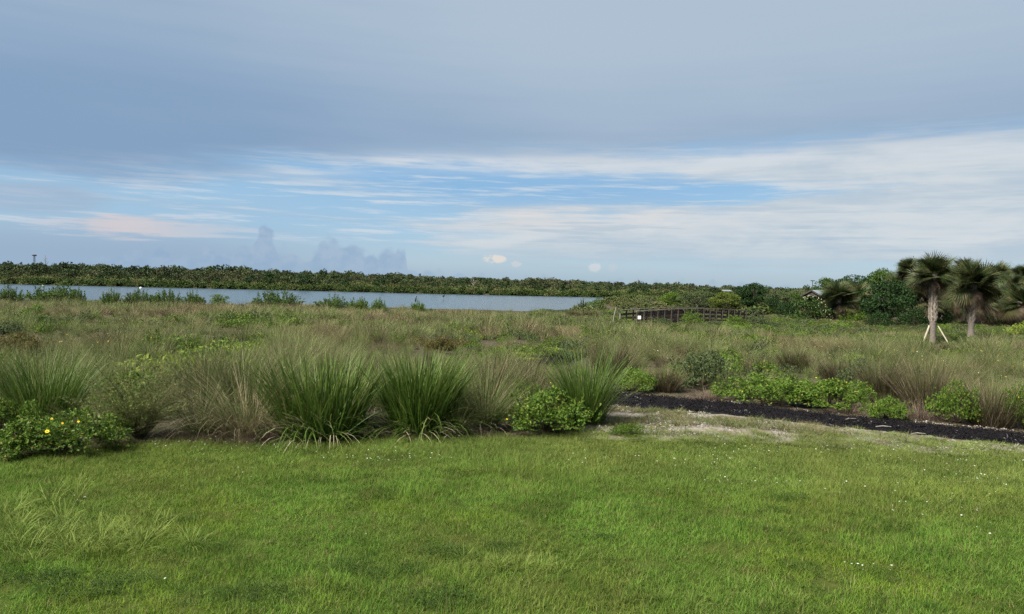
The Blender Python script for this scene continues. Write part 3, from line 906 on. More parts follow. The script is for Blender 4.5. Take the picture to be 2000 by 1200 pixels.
def build_meadow():
    rng = np.random.default_rng(21)
    src = []; ids = {}
    def reg(key, kind, mat):
        ids[key] = list(range(len(src), len(src) + len(TUSSOCK[kind])))
        for me in TUSSOCK[kind]: src.append(with_mat(me, mat))
    reg('fine', 'fine', OLIVE); reg('finegreen', 'fine', MIDGREEN); reg('finetan', 'fine', TAN); reg('brown', 'fine', BROWN); reg('far', 'far', OLIVE); reg('fartan', 'far', TAN); reg('farbrown', 'far', BROWN)
    reg('wisp', 'wisp', OLIVE); reg('wisptan', 'wisp', TAN); reg('farwisp', 'farwisp', TAN); reg('farwispo', 'farwisp', OLIVE)
    reg('dead', 'dead', MAUVE); reg('forb', 'forb', BUSHLEAF); reg('greyforb', 'forb', GREYLEAF); reg('mat', 'mat', LIMELEAF); reg('greenmat', 'mat', BUSHLEAF); reg('rust', 'forb', RUST)
    XS = []; 
    for y0, y1, dens in ((8.6, 18, 5.5), (18, 28, 3.6), (28, 45, 2.3), (45, 82, 1.5)):
        wmax = 0.78 * y1 + 4
        n = int(dens * 2 * wmax * (y1 - y0))
        x = rng.uniform(-wmax, wmax, n); y = rng.uniform(y0, y1, n)
        k = np.abs(x) < 0.78 * y + 4
        XS.append(np.stack([x[k], y[k]], 1))
    P = np.concatenate(XS); x, y = P[:, 0], P[:, 1]
    pd = path_dist(x, y); sd_ = lake_sd(x, y)
    k = (y > lawn_edge(x) + 0.2) & (pd > path_half(x) + 0.22 - 0.75 * ss(15, 18, y) - .6 * ss(21, 25, y)) & (~verge(x, y)) & (sd_ > 0.5)
    k &= ~((y > 66) & (x < 8) & (rng.random(len(x)) < ss(64, 76, y)))       # thins out towards the shore so the water shows
    for (kx, ky, kr) in KEEP_OUT: k &= np.hypot(x - kx, y - ky) > kr
    x, y = x[k], y[k]; n = len(x)
    far = y > 30
    a = fbm(x * 0.10 + 3, y * 0.06, 61, 3); b = fbm(x * 0.22 + 9, y * 0.14, 62, 3); c = fbm(x * 0.5, y * 0.35, 63, 2)
    u = rng.random(n)
    # what grows where: tan and olive grasses, brown tussocks, leafy forbs in patches
    sp = np.where(far, 'far', 'fine').astype(object)
    tan = (a + 0.08 * ss(0, -15, x) - .06 * ss(2, 12, x) > 0.57)
    sp[tan & (u < 0.6)] = 'T'
    sp[u > 0.86] = 'W'
    sp[(b > 0.63) & (u > 0.5) & (u < 0.72)] = 'B'
    sp[(b < 0.43) & (u > 0.25) & (u < 0.78)] = 'F'; sp[(c > .62) & (u < .5)] = 'G'; sp[(y > 40) & (x > 6) & (u > .4) & (u < .62)] = 'G'
    sp[(c < 0.24) & (u < 0.4)] = 'D'
    # named patches in the photograph
    def patch(px, py, rx, ry, key, prob=0.85):
        q = at(px, py); kk = (((x - q.x) / rx) ** 2 + ((y - q.y) / ry) ** 2 < 1) & (rng.random(n) < prob); sp[kk] = key
    patch(400, 715, 1.7, 2.4, 'M', 1.0); patch(330, 745, 1.6, 1.4, 'M', .95); patch(440, 700, 1.3, 1.8, 'M', 1.0); patch(370, 770, 1.2, 1.0, 'M', .8)
    patch(60, 632, 3.2, 1.8, 'F'); patch(110, 645, 2.5, 1.6, 'F', .6); patch(950, 700, 1.5, 2.2, 'G'); patch(620, 640, 5, 4, 'G', .35)
    patch(1400, 735, 1.6, 1.6, 'F', .6); patch(1480, 725, 1.6, 1.6, 'F', .5); patch(1060, 690, 0.9, 1.5, 'G', .8)
    patch(1700, 655, 6, 2.0, 'G', .75); patch(1600, 660, 4, 2.2, 'G', .6); patch(1900, 652, 5, 2.5, 'G', .8); patch(1420, 640, 5, 3, 'G', .6); patch(1520, 630, 5, 4, 'G', .6)
    patch(1780, 682, 4.0, 1.6, 'D', .6); patch(1950, 690, 3.0, 1.6, 'D', .5); patch(1700, 678, 3, 1.2, 'D', .5); patch(40, 680, 1.6, 1.6, 'R', .5); patch(870, 675, 1.3, 1.5, 'R', .6); patch(610, 670, 1.6, 2, 'T', .7)
    # ground right beside the path: mostly leafy and dead litter
    nearp = (pd[k] < 2.4) & (y < 22) & (x > 1.5); sp[nearp & (u < .35)] = 'F'; sp[nearp & (u > .35) & (u < .6)] = 'D'
    front = (y < lawn_edge(x) + 1.4); sp[front & (u < .3)] = 'F'; sp[front & (u > .3) & (u < .8)] = 'D'
    opt = {'fine': ('fine', 'fine', 'finegreen'), 'far': ('far',), 'W': ('wisp', 'wisptan'), 'T': ('finetan',), 'B': ('brown',), 'F': ('forb', 'greyforb'), 'D': ('dead',), 'M': ('mat', 'mat', 'greenmat'), 'G': ('forb', 'greenmat', 'mat'), 'R': ('rust',)}
    optf = dict(opt, T=('fartan',), B=('farbrown',), W=('farwisp', 'farwispo'))
    idx = np.zeros(n, int); scl = np.zeros((n, 3))
    for fr, table in ((False, opt), (True, optf)):
        for key, o in table.items():
            kk = np.flatnonzero((far == fr) & (sp == key))
            pool = np.array(sum([ids[q_] for q_ in o], []))
            if len(kk): idx[kk] = rng.choice(pool, len(kk))
    base = np.where(np.isin(sp, ['F', 'G', 'R']), 0.45, np.where(sp == 'M', 0.75, np.where(sp == 'D', 0.75, 0.82)))
    s_ = base * rng.uniform(0.65, 1.2, n) * (1 + .15 * ss(20, 45, y)) * (.62 + .78 * ss(.25, .75, fbm(x * .38, y * .22, 67, 2)))
    s_ *= np.where((y > 60) & (x < 10), 0.62, 1.0) * (1 - .45 * ss(34, 46, y) * ss(3, 9, x))
    s_ *= np.where(nearp, np.interp(pd[k], [1.2, 2.0, 2.6], [.35, .5, .8]), np.where(front, .85, np.where((y < 15) & (x < 1.5), 1.2, 1.0)))
    scl[:, 0] = scl[:, 1] = s_; scl[:, 2] = s_ * rng.uniform(.8, 1.1, n)
    scatter('meadow_grass', src, np.stack([x, y, height(x, y) - 0.01], 1), rotz(rng, n, .08), scl, idx, 'olive and tan tussock grass filling the meadow between lawn and lake', 'grass')
    # low leafy cover in front of the grove and the bridge
    m = 5200; gx = rng.uniform(2, 66, m); gy = 33 + 43 * rng.random(m) ** .8
    kk = (gx < .78 * gy + 5) & (path_dist(gx, gy) > .9) & (lake_sd(gx, gy) > 1) & (fbm(gx * .22, gy * .16, 73, 2) + .3 * ss(38, 50, gy) > .52)
    for (kx, ky, kr) in KEEP_OUT: kk &= np.hypot(gx - kx, gy - ky) > kr * .5
    gx, gy = gx[kk], gy[kk]; m = len(gx)
    gs = rng.uniform(.35, .8, m)
    cov = [with_mat(me_, mt_) for mt_ in (BUSHLEAF, SCRUB, GREYLEAF) for me_ in TUSSOCK['mat'] + TUSSOCK['forb'][:1]]
    scatter('ground_cover', cov, np.stack([gx, gy, height(gx, gy) - .01], 1), rotz(rng, m, .05), np.stack([gs, gs, gs * .75], 1), rng.integers(0, len(cov), m), 'low green leafy cover in front of the palms and the footbridge', 'ground cover')
    # pale and yellow flower specks standing above the meadow
    fl = []
    for col in (YELLOW, PALEBLOOM):
        nn_ = 6; a_ = np.arange(nn_) * 2 * PI / nn_
        v, f, r, t = leafset(rng, np.zeros((nn_, 3)), np.stack([np.cos(a_), np.sin(a_), np.full(nn_, .4)], 1), np.tile([0, -.4, 1.], (nn_, 1)), .018, .013, .1)
        v[:, 2] += .5
        fl.append(mesh('meadow_flower', v, f, {'r': r, 't': t}, False, col))
    m = 900
    x = rng.uniform(-14, 20, m); y = rng.uniform(11.5, 26, m)
    kk = (fbm(x * .5, y * .5, 71, 2) + .12 * ss(0, 6, x) > .58) & (path_dist(x, y) > 1.3) & (y > lawn_edge(x) + .8) & ~verge(x, y)
    x, y = x[kk], y[kk]; m = len(x)
    scatter('meadow_flowers', fl, np.stack([x, y, height(x, y)], 1), rotz(rng, m, .2), rng.uniform(.7, 1.25, m), rng.choice([0, 0, 1], m), 'scattered small yellow and pale flowers standing in the meadow', 'flowers')


# ------------------------------------------------------------------ grass clumps and bushes in the foreground (things)
def clump(name, label, px, py, wpx, hpx, style, seed, cat='grass clump', group=None, leanx=0.0):
    """A tussock with its own blades; width and height in photograph pixels at its own distance."""
    p = at(px, py); rng = np.random.default_rng(seed)
    W_ = wpx * p.y / FPX; H_ = hpx * p.y / FPX
    t = thing(name, label, cat, p, 0, 1.0, group)
    KEEP_OUT.append((p.x, p.y, min(0.42 * W_, 0.9))); KEEP_OUT.append((p.x, p.y - .35 * W_, min(0.42 * W_, 0.9)))
    far = p.y > 22
    wk = 1.0 if p.y < 14 else min(p.y / 14, 3)
    def blade(nm, n, mat, **k):
        g = blades(rng, n, **k)
        if leanx: g[0][:, 0] += leanx * (np.clip(g[0][:, 2], 0, None) / H_) ** 1.5 * H_
        add(nm, gmesh(nm, g), mat, t)
    L1 = H_ * 1.12
    if style == 'broad':
        k = W_ / 1.4
        blade('blades', 760, BROAD, base_r=.46 * k, L=(L1 * .6, L1 * 1.06), W=(.017, .032), lean=(0, .45), curl=(.0, .8), segs=5)
        blade('short_blades', 320, BROAD, base_r=.52 * k, L=(L1 * .25, L1 * .7), W=(.013, .024), lean=(.05, .95), curl=(.1, 1.5), segs=5)
        blade('arching_blades', 130, BROAD, base_r=.46 * k, L=(L1 * .5, L1 * 1.0), W=(.013, .022), lean=(.45, 1.2), curl=(.7, 2.0), segs=7)
        blade('dry_blades', 90, STRAW, base_r=.5 * k, L=(.3, .95), W=(.011, .02), lean=(.5, 1.35), curl=(.6, 2.1), segs=6)
        blade('thatch', 260, MAUVE, base_r=.45 * k, L=(.2, .55), W=(.005, .010), lean=(.8, 1.7), curl=(.2, 1.6), segs=4)
    elif style == 'mid':
        blade('blades', 520, MIDGREEN, base_r=.16, L=(L1 * .6, L1 * 1.15), W=(.005, .009), lean=(0, .75 * W_ / H_ / .75), curl=(.1, 1.1), segs=5)
        blade('dry_blades', 90, STRAW, base_r=.17, L=(L1 * .35, L1 * .8), W=(.004, .008), lean=(.3, 1.3), curl=(.3, 1.5), segs=5)
        blade('thatch', 260, MAUVE, base_r=.24, L=(.15, .4), W=(.004, .008), lean=(.8, 1.7), curl=(.2, 1.4), segs=3)
    elif style == 'green':
        blade('blades', 620, BROAD, base_r=min(.34, .27 * W_), L=(L1 * .6, L1 * 1.15), W=(.009, .017), lean=(0, .5), curl=(.05, .8), segs=5)
        blade('outer_blades', 140, MIDGREEN, base_r=.26, L=(L1 * .6, L1 * 1.05), W=(.005, .009), lean=(.3, .9), curl=(.3, 1.2), segs=4)
    elif style == 'dry':
        blade('blades', 620, PALETAN, base_r=.26, L=(L1 * .6, L1 * 1.25), W=(.003, .007), lean=(0.05, 1.1), curl=(.3, 1.5), segs=6)
        blade('green_blades', 300, MIDGREEN, base_r=.22, L=(L1 * .6, L1 * 1.1), W=(.004, .007), lean=(0, .7), curl=(.1, .8), segs=4)
        blade('thatch', 320, MAUVE, base_r=.3, L=(.2, .5), W=(.004, .008), lean=(.8, 1.7), curl=(.2, 1.4), segs=3)
    elif style == 'brown':
        k = max(W_ / .75, .6)
        blade('blades', 900, BROWN, base_r=.24 * k, L=(L1 * .5, L1 * 1.1), W=(.006 * wk, .010 * wk), lean=(0, .75), curl=(.05, .5), segs=3)
        blade('green_tips', 330, OLIVE, base_r=.22 * k, L=(L1 * .8, L1 * 1.3), W=(.003 * wk, .005 * wk), lean=(0, .6), curl=(.05, .4), segs=3)
        blade('thatch', 240, MAUVE, base_r=.3 * k, L=(H_ * .2, H_ * .5), W=(.0035 * wk, .006 * wk), lean=(.6, 1.7), curl=(.2, 1.4), segs=3)
    elif style == 'olive':
        blade('blades', 380, OLIVE, base_r=.2 * max(W_ / .8, .6), L=(L1 * .6, L1 * 1.15), W=(.004 * wk, .006 * wk), lean=(0, .7), curl=(.1, .7), segs=3)
        blade('dark_base_blades', 160, MIDGREEN, base_r=.2 * max(W_ / .8, .6), L=(H_ * .3, H_ * .8), W=(.004 * wk, .007 * wk), lean=(0, .8), curl=(.1, .6), segs=3)
    elif style == 'dead':
        blade('blades', 520, MAUVE, base_r=.38 * W_, L=(H_ * .5, H_ * 1.1), W=(.0035 * wk, .0065 * wk), lean=(.1, 1.5), curl=(.2, 1.6), segs=4)
        blade('brown_blades', 120, BROWN, base_r=.3 * W_, L=(H_ * .5, H_ * 1.1), W=(.0035 * wk, .006 * wk), lean=(.1, 1.0), curl=(.2, 1.0), segs=3)
    return t


def flower_mesh():
    rng = np.random.default_rng(9); n = 11; a = np.arange(n) * 2 * PI / n
    v, f, r, t = leafset(rng, np.stack([.006 * np.cos(a), .006 * np.sin(a), np.zeros(n)], 1), np.stack([np.cos(a), np.sin(a), np.full(n, .15)], 1), np.tile([0, 0, 1.], (n, 1)), .034, .016, .08)
    pet = mesh('flower', v, f, {'r': r, 't': t})
    cen = MB().lathe([(.001, -.004), (.011, -.002), (.011, .004), (.004, .008)], 8).mesh('flower_centre')
    return pet, cen


PETALS, CENTRE = flower_mesh()
BUSH = []
for k_ in range(3):
    rg = np.random.default_rng(100 + k_)
    g_, lc_ = dome(rg, 5200, 60, (.035, .075), .6, .8, (.1, .27))
    shoots = []
    for j_ in range(34):                            # loose shoots that break the outline
        a_ = rg.random() * 2 * PI; R_ = .85 * math.sqrt(rg.random()); z_ = .72 * (1 - .6 * R_ ** 2) * rg.uniform(.6, 1)
        p0_ = np.array([R_ * math.cos(a_), R_ * math.sin(a_), z_ * .7]); p1_ = p0_ + np.array([.16 * math.cos(a_) * R_, .16 * math.sin(a_) * R_, rg.uniform(.1, .34)]) + rg.normal(0, .05, 3)
        c_ = p0_ + (p1_ - p0_) * rg.uniform(.1, 1.03, 22)[:, None] + rg.normal(0, .012, (22, 3))
        shoots.append(leafset(rg, c_, (p1_ - p0_) * 1.5 + rg.normal(0, .25, (22, 3)), rdir(rg, 22) + np.array([0, 0, .6]), rg.uniform(.035, .075, 22), rg.uniform(.02, .04, 22)))
    BUSH.append((gmesh('foliage', join(g_, *shoots)), stems_mesh(rg, lc_[::2], .012)))
BIGBUSH = []
for k_ in range(3):
    rg = np.random.default_rng(140 + k_)
    g_, lc_ = dome(rg, 2000, 40, (.06, .11), .55, 1.0, (.14, .3))
    BIGBUSH.append((gmesh('foliage', g_), stems_mesh(rg, lc_[::2], .015)))
UPBUSH = []
for k_ in range(3):                                # shrubs with many upright leafy shoots (shore shrubs)
    rg = np.random.default_rng(160 + k_); parts = []; m_ = MB()
    for j in range(80):
        a_ = rg.random() * 2 * PI; R_ = .9 * math.sqrt(rg.random()); hh = (1 - .7 * R_ ** 2) * rg.uniform(.6, 1.08)
        p0 = np.array([R_ * math.cos(a_) * .7, R_ * math.sin(a_) * .7, 0]); p1 = np.array([R_ * math.cos(a_) * 1.1, R_ * math.sin(a_) * 1.1, hh]) + rg.normal(0, .06, 3)
        m_.tube([p0, (p0 + p1) / 2, p1], [.014, .01, .003], 3, False)
        nn = 46; tt_ = rg.uniform(.15, 1.03, nn)
        c_ = p0 + (p1 - p0) * tt_[:, None] + rg.normal(0, .055, (nn, 3)) * (1.2 - tt_)[:, None]
        d_ = (p1 - p0) * .7 + rg.normal(0, .55, (nn, 3))
        parts.append(leafset(rg, c_, d_, rdir(rg, nn) + np.array([0, 0, .6]), rg.uniform(.07, .13, nn), rg.uniform(.03, .05, nn)))
    UPBUSH.append((gmesh('foliage', join(*parts)), m_.mesh('stems', None, True)))


def bush(label, px, py, wpx, hpx, mat, lib=BUSH, k=0, rz=0.0, cat='bush', name='leafy_bush', group=None, flowers=(), depth=None, keep=True):
    p = at(px, py) if depth is None else atd(px, depth)
    W_ = wpx * p.y / FPX / 2; H_ = hpx * p.y / FPX
    t = thing(name, label, cat, p, rz, 1.0, group)
    fol, st = lib[k % len(lib)]
    hk = 0.8 if lib is BUSH else 1.0
    s_ = (W_ / .78, W_ / .82, H_ / hk / .95)
    add('foliage', fol, mat, t, scale=s_); add('stems', st, STEM, t, scale=s_)
    if keep: KEEP_OUT.append((p.x, p.y, W_ * .8))
    ez = Euler((0, 0, rz)).to_matrix()
    for i_, (fx, fy) in enumerate(flowers):                         # single blooms at the photograph's places, on the side seen
        dd = ray(fx, fy); yy = p.y - W_ * .75
        q = Vector((dd[0] * yy, yy, CAMZ + dd[2] * yy)) - p
        f = add('flower', PETALS, YELLOW, t, ez.inverted() @ q, (rad(40 + 35 * ((i_ * 7 + int(px)) % 5) / 5), .3, -rz + .2), (.68 if (i_ == 0 and px < 200) else .36))
        add('flower_centre', CENTRE, FLCENTRE, f)
    return t


def build_foreground():
    clump('grass_clump', 'big bright green broad-bladed grass clump at the lawn edge, left of centre', 625, 848, 228, 160, 'broad', 1, leanx=-.05)
    clump('grass_clump', 'narrower upright green grass clump, second of the green clumps at the lawn edge', 820, 843, 152, 158, 'broad', 2, leanx=.04)
    clump('grass_clump', 'tall green grass clump behind the yellow-flowered bush at the left edge', 85, 835, 175, 150, 'green', 3)
    clump('dry_grass_clump', 'straw-coloured drooping grass clump touching the left side of the big green clump', 480, 852, 210, 165, 'dry', 4, leanx=-.12)
    clump('grass_clump', 'olive and straw grass clump leaning between the green clumps and the low leafy bush', 945, 838, 150, 145, 'mid', 5, leanx=.05)
    clump('grass_clump', 'olive upright grass clump at the near end of the black path', 1145, 828, 110, 145, 'green', 6)
    clump('grass_clump', 'pale olive grass clump just behind the gap between the two green clumps', 745, 800, 110, 120, 'mid', 7)
    clump('grass_clump', 'thin reddish olive grass clump behind the low leafy bush', 1040, 800, 90, 90, 'olive', 8)
    clump('grass_clump', 'dark green rounded tussock in the meadow above the feathery shrub', 297, 712, 55, 48, 'olive', 9)
    clump('grass_clump', 'wispy grey-green grass clump beside the dark rounded tussock at the left', 235, 715, 90, 62, 'olive', 10)
    clump('grass_clump', 'tangled olive grass clump filling the space left of the straw clump', 395, 850, 150, 130, 'mid', 21, leanx=-.08)
    clump('grass_clump', 'low olive grass clump between the flower bush and the feathery shrub', 185, 852, 110, 95, 'mid', 22)
    clump('grass_clump', 'tall pale olive grass clump rising behind the big green clump', 560, 815, 150, 135, 'olive', 23)
    clump('grass_clump', 'tall pale olive grass clump rising behind the second green clump', 870, 808, 140, 125, 'olive', 24)
    clump('grass_clump', 'short straw-mixed grass clump hugging the right side of the second green clump', 888, 846, 90, 95, 'mid', 25, leanx=.06)
    clump('thatch_heap', 'flattened brown thatch between the two bright green clumps', 722, 845, 110, 62, 'dead', 12, cat='dead grass')
    clump('thatch_heap', 'brown litter on the ground at the right foot of the feathery shrub', 345, 860, 110, 34, 'dead', 31, cat='dead grass')
    clump('thatch_heap', 'brown litter on the ground below the straw clump', 440, 858, 110, 34, 'dead', 32, cat='dead grass')
    clump('thatch_heap', 'brown litter on the ground between flower bush and feathery shrub', 220, 866, 90, 28, 'dead', 33, cat='dead grass')
    clump('thatch_heap', 'brown litter at the foot of the olive and straw clump', 915, 846, 110, 36, 'dead', 34, cat='dead grass')
    clump('thatch_heap', 'pale straw thatch hanging at the left foot of the big green clump', 518, 862, 42, 72, 'dead', 13, cat='dead grass')
    B = bush
    B('sprawling green bush with yellow flowers at the left end of the lawn edge', 120, 885, 200, 82, BUSHLEAF, BUSH, 0, .3, flowers=((92, 843), (101, 818), (122, 827), (153, 824)), name='flowering_bush')
    B('green flowering bush cut off by the left border of the photo', -5, 872, 130, 95, BUSHLEAF, BUSH, 1, 1.1, flowers=((40, 860), (4, 864)), name='flowering_bush')
    B('low bright green leafy bush at the lawn edge left of the gravel', 1065, 844, 185, 80, BUSHLEAF, BUSH, 2, .5, flowers=((990, 819),))
    B('small bright green leafy plant standing behind the low leafy bush', 1020, 805, 80, 62, BUSHLEAF, BUSH, 0, 2.2, flowers=((1075, 748),))
    B('single low green weed growing on the gravel edge', 1225, 852, 60, 26, BUSHLEAF, BUSH, 1, .9, cat='weed', name='weed')
    # right of the path
    B('bright green leafy bush at the far side of the path beside the olive clump', 1243, 764, 100, 42, BUSHLEAF, BUSH, 2, 1.5)
    B('large bright green leafy bush, leftmost of the joined pair across the path', 1500, 788, 165, 54, BUSHLEAF, BUSH, 0, 2.0, flowers=((1450, 765),))
    B('bright green leafy bush joined to the right of the large bush across the path', 1615, 797, 140, 60, BUSHLEAF, BUSH, 1, .4, flowers=((1653, 747),))
    B('small rounded dark green bush at the path edge in front of the brown tussocks', 1728, 820, 84, 42, BUSHLEAF, BUSH, 2, .1, flowers=((1769, 806),))
    B('green leafy bush at the path edge between the two thickest brown tussocks', 1870, 826, 95, 78, BUSHLEAF, BUSH, 0, 1.2)
    B('green leafy bush at the path edge cut off by the right border', 1998, 838, 70, 85, BUSHLEAF, BUSH, 1, 2.4, flowers=((1989, 776),))
    B('taller grey-green leafy plant behind the path, above the brown litter', 1370, 757, 110, 72, GREYLEAF, BUSH, 1, 1.9)
    B('grey-green leafy plant behind the joined pair of bushes', 1680, 762, 90, 60, GREYLEAF, BUSH, 2, .6)
    for px, py, w, h, st, lab in (
            (1815, 800, 125, 112, 'brown', 'largest brown tussock across the path, fan-shaped with green tips'),
            (1722, 785, 60, 92, 'brown', 'slender upright brown tussock left of the largest brown one'),
            (1632, 752, 62, 58, 'brown', 'rounded dark brown tussock above the joined pair of green bushes'),
            (1550, 728, 50, 52, 'brown', 'small brown tussock above the large leafy bush across the path'),
            (1935, 832, 105, 95, 'brown', 'domed dark brown tussock at the path edge near the right border'),
            (1803, 818, 90, 62, 'dead', 'pinkish dead grass mound at the foot of the largest brown tussock'),
            (1655, 806, 90, 26, 'dead', 'flat tan dead grass patch at the path edge between two green bushes'),
            (1385, 782, 95, 32, 'dead', 'flat pale dead grass patch along the far path edge left of the large bush'),
            (1300, 765, 60, 50, 'brown', 'brown dead tussock between the two small leafy bushes across the path'),
            (1200, 735, 95, 70, 'brown', 'wide dark brown tussock above the olive clump at the path end'),
            (1335, 697, 75, 50, 'olive', 'dark green fine tussock in the meadow right of centre'),
            (1128, 683, 40, 20, 'dead', 'small mauve dead tussock in mid meadow near the centre'),
            (1940, 692, 34, 22, 'brown', 'dark brown tussock in the meadow right of the propped palm'),
            (1848, 684, 28, 16, 'olive', 'small dark tussock at the foot of the right timber prop'),
            (1120, 622, 40, 16, 'brown', 'brown tussock near the shore left of the footbridge'),
            (1155, 624, 34, 18, 'brown', 'second brown tussock near the shore left of the footbridge'),
            (610, 664, 52, 22, 'olive', 'rounded olive tussock alone in the middle of the left meadow'),
            (470, 673, 36, 18, 'olive', 'low dark olive tussock in the left meadow above the straw clump'),
            (985, 725, 60, 58, 'mid', 'blue-green upright grass clump in the gap above the low leafy bush')):
        clump('dead_grass' if st == 'dead' else 'tussock', lab, px, py, w, h, st, px + py, cat='dead grass' if st == 'dead' else 'tussock')
    B('rusty brown bush with yellow-green top in mid meadow above the second green clump', 862, 692, 62, 34, RUST, BUSH, 1, .3)
    B('reddish brown shrub at the left border above the green grass clump', 20, 712, 95, 60, RUST, BUSH, 2, .3)
    B('dark green low bush in the far left meadow', 72, 640, 60, 20, DARKLEAF, BUSH, 0, .3)
    # feathery shrub
    p = at(272, 856); rng = np.random.default_rng(77)
    t = thing('feathery_shrub', 'feathery yellow-green shrub with fine wand stems, left of the straw clump', 'shrub', p)
    KEEP_OUT.append((p.x, p.y, .55))
    m = MB(); parts = []
    for j in range(120):
        a = rng.random() * 2 * PI; ln = rng.uniform(.55, 1.2); le = rng.uniform(.05, .8)
        pts = [np.array([.05 * math.cos(a), .05 * math.sin(a), 0])]
        for s_ in range(4):
            th = le + (.15 if s_ > 1 else 0) * s_; st = ln / 4
            pts.append(pts[-1] + st * np.array([math.sin(th) * math.cos(a), math.sin(th) * math.sin(a), math.cos(th)]) + rng.normal(0, .012, 3))
        m.tube(pts, [.005, .004, .003, .002, .001], 3, False)
        pts = np.array(pts); nn = 120; tt_ = rng.uniform(.6, 4, nn) ; i = np.minimum(tt_.astype(int), 3); f = (tt_ - i)[:, None]
        c = pts[i] * (1 - f) + pts[i + 1] * f + rng.normal(0, .018, (nn, 3))
        d = (pts[i + 1] - pts[i]) / np.linalg.norm(pts[i + 1] - pts[i], axis=1, keepdims=True) + rng.normal(0, .6, (nn, 3))
        parts.append(leafset(rng, c, d, rdir(rng, nn), rng.uniform(.03, .06, nn), rng.uniform(.006, .011, nn), .1))
    add('foliage', gmesh('foliage', join(*parts)), FEATHER, t); add('stems', m.mesh('stems'), STEM, t)


build_foreground()


# ------------------------------------------------------------------ gravel litter, twigs on the path
def build_verge_litter():
    rng = np.random.default_rng(31)
    src = []
    for k in range(4):
        n = 9; c = rdir(rng, n) * .03; c[:, 2] = np.abs(c[:, 2]) * .25
        v, f, r, t = leafset(rng, c, rdir(rng, n) * np.array([1, 1, .3]), rdir(rng, n) * .6 + np.array([0, 0, 1.]), rng.uniform(.012, .035, n), rng.uniform(.012, .024, n), .3)
        src.append(mesh('shell_bits', v, f, {'r': r, 't': t}, False, SHELL))
    n = 9000; x = rng.uniform(1.2, 11, n); y = rng.uniform(9.6, 15, n)
    pd = path_dist(x, y)
    k = (verge(x, y) | ((pd > path_half(x)) & (pd < path_half(x) + .25) & (x > 1.4))) & (pd > path_half(x) + .05) & (fbm(x * 1.2, y * 1.2, 81, 3) > .40 + .16 * ss(3, 5.5, x)) 
    x, y = x[k], y[k]; n = len(x)
    scatter('shell_gravel', src, np.stack([x, y, height(x, y) + .022], 1), rotz(rng, n, .2), rng.uniform(.6, 1.3, n), rng.integers(0, 4, n), 'whitish shell gravel on the bare strip beside the black path', 'gravel')
    src = [gmesh('verge_weed', blades(rng, 60, .14, (.05, .15), (.003, .006), (.2, 1.3), (.2, 1.2), 3), m_) for m_ in (MIDGREEN, OLIVE, TAN)]
    src += [gmesh('verge_turf', blades(rng, 120, .2, (.03, .08), (.003, .005), (.2, 1.2), (.2, 1.0), 2), LAWN)]
    n = 5200; x = rng.uniform(1.1, 12, n); y = rng.uniform(9.4, 15, n); pd = path_dist(x, y)
    w = fbm(x * 1.2 + 2, y * 1.6, 82, 3)
    k = (verge(x, y) | (y < lawn_edge(x) + .5)) & (pd > path_half(x) + .1) & (y > lawn_edge(x) - .5) & ((w < .49 + .2 * ss(3.2, 6, x)) | (y < lawn_edge(x) + .25))
    x, y, w = x[k], y[k], w[k]; n = len(x)
    idx = rng.integers(0, 3, n); idx[(y < lawn_edge(x) + .5) & (rng.random(n) < .75)] = 3; idx[(x > 5) & (rng.random(n) < .5)] = 3
    scatter('verge_weeds', src, np.stack([x, y, height(x, y) + .015], 1), rotz(rng, n, .1), rng.uniform(.6, 1.2, n), idx, 'sparse olive weeds growing through the shell gravel', 'weeds')
    for px, py, a, L, lab in ((1660, 824, .5, .3, 'pale forked twig lying on the black path, farthest of the three'), (1725, 839, .1, .26, 'pale twig lying on the middle of the black path'), (1793, 853, .15, .24, 'pale twig near the lower edge of the black path')):
        p = at(px, py); m = MB()
        m.tube([(-L / 2, 0, .012), (0, .02, .02), (L / 2, -.01, .014)], [.008, .009, .005], 5); m.tube([(0, .02, .02), (L * .25, .09, .016)], [.006, .003], 4)
        tag(add('twig', m.mesh('twig', GREYWOOD), None, None, (p.x, p.y, p.z + .032), (0, 0, a)), lab, 'twig')


build_verge_litter()
for px_, dep_, r_ in ((1821, 38.6, 1.2), (1821, 37.2, 1.1), (1842, 37, .9), (1803, 37.2, .9), (1896, 42, 1.0), (1821, 35.6, 1.2), (1830, 34.2, 1.2), (1812, 33, 1.2), (1850, 35.6, .9), (1896, 40, 1.0)):
    q_ = atd(px_, dep_, 665); KEEP_OUT.append((q_.x, q_.y, r_))
build_meadow()

# ------------------------------------------------------------------ shore shrubs and lake things
SHORE = 66.0


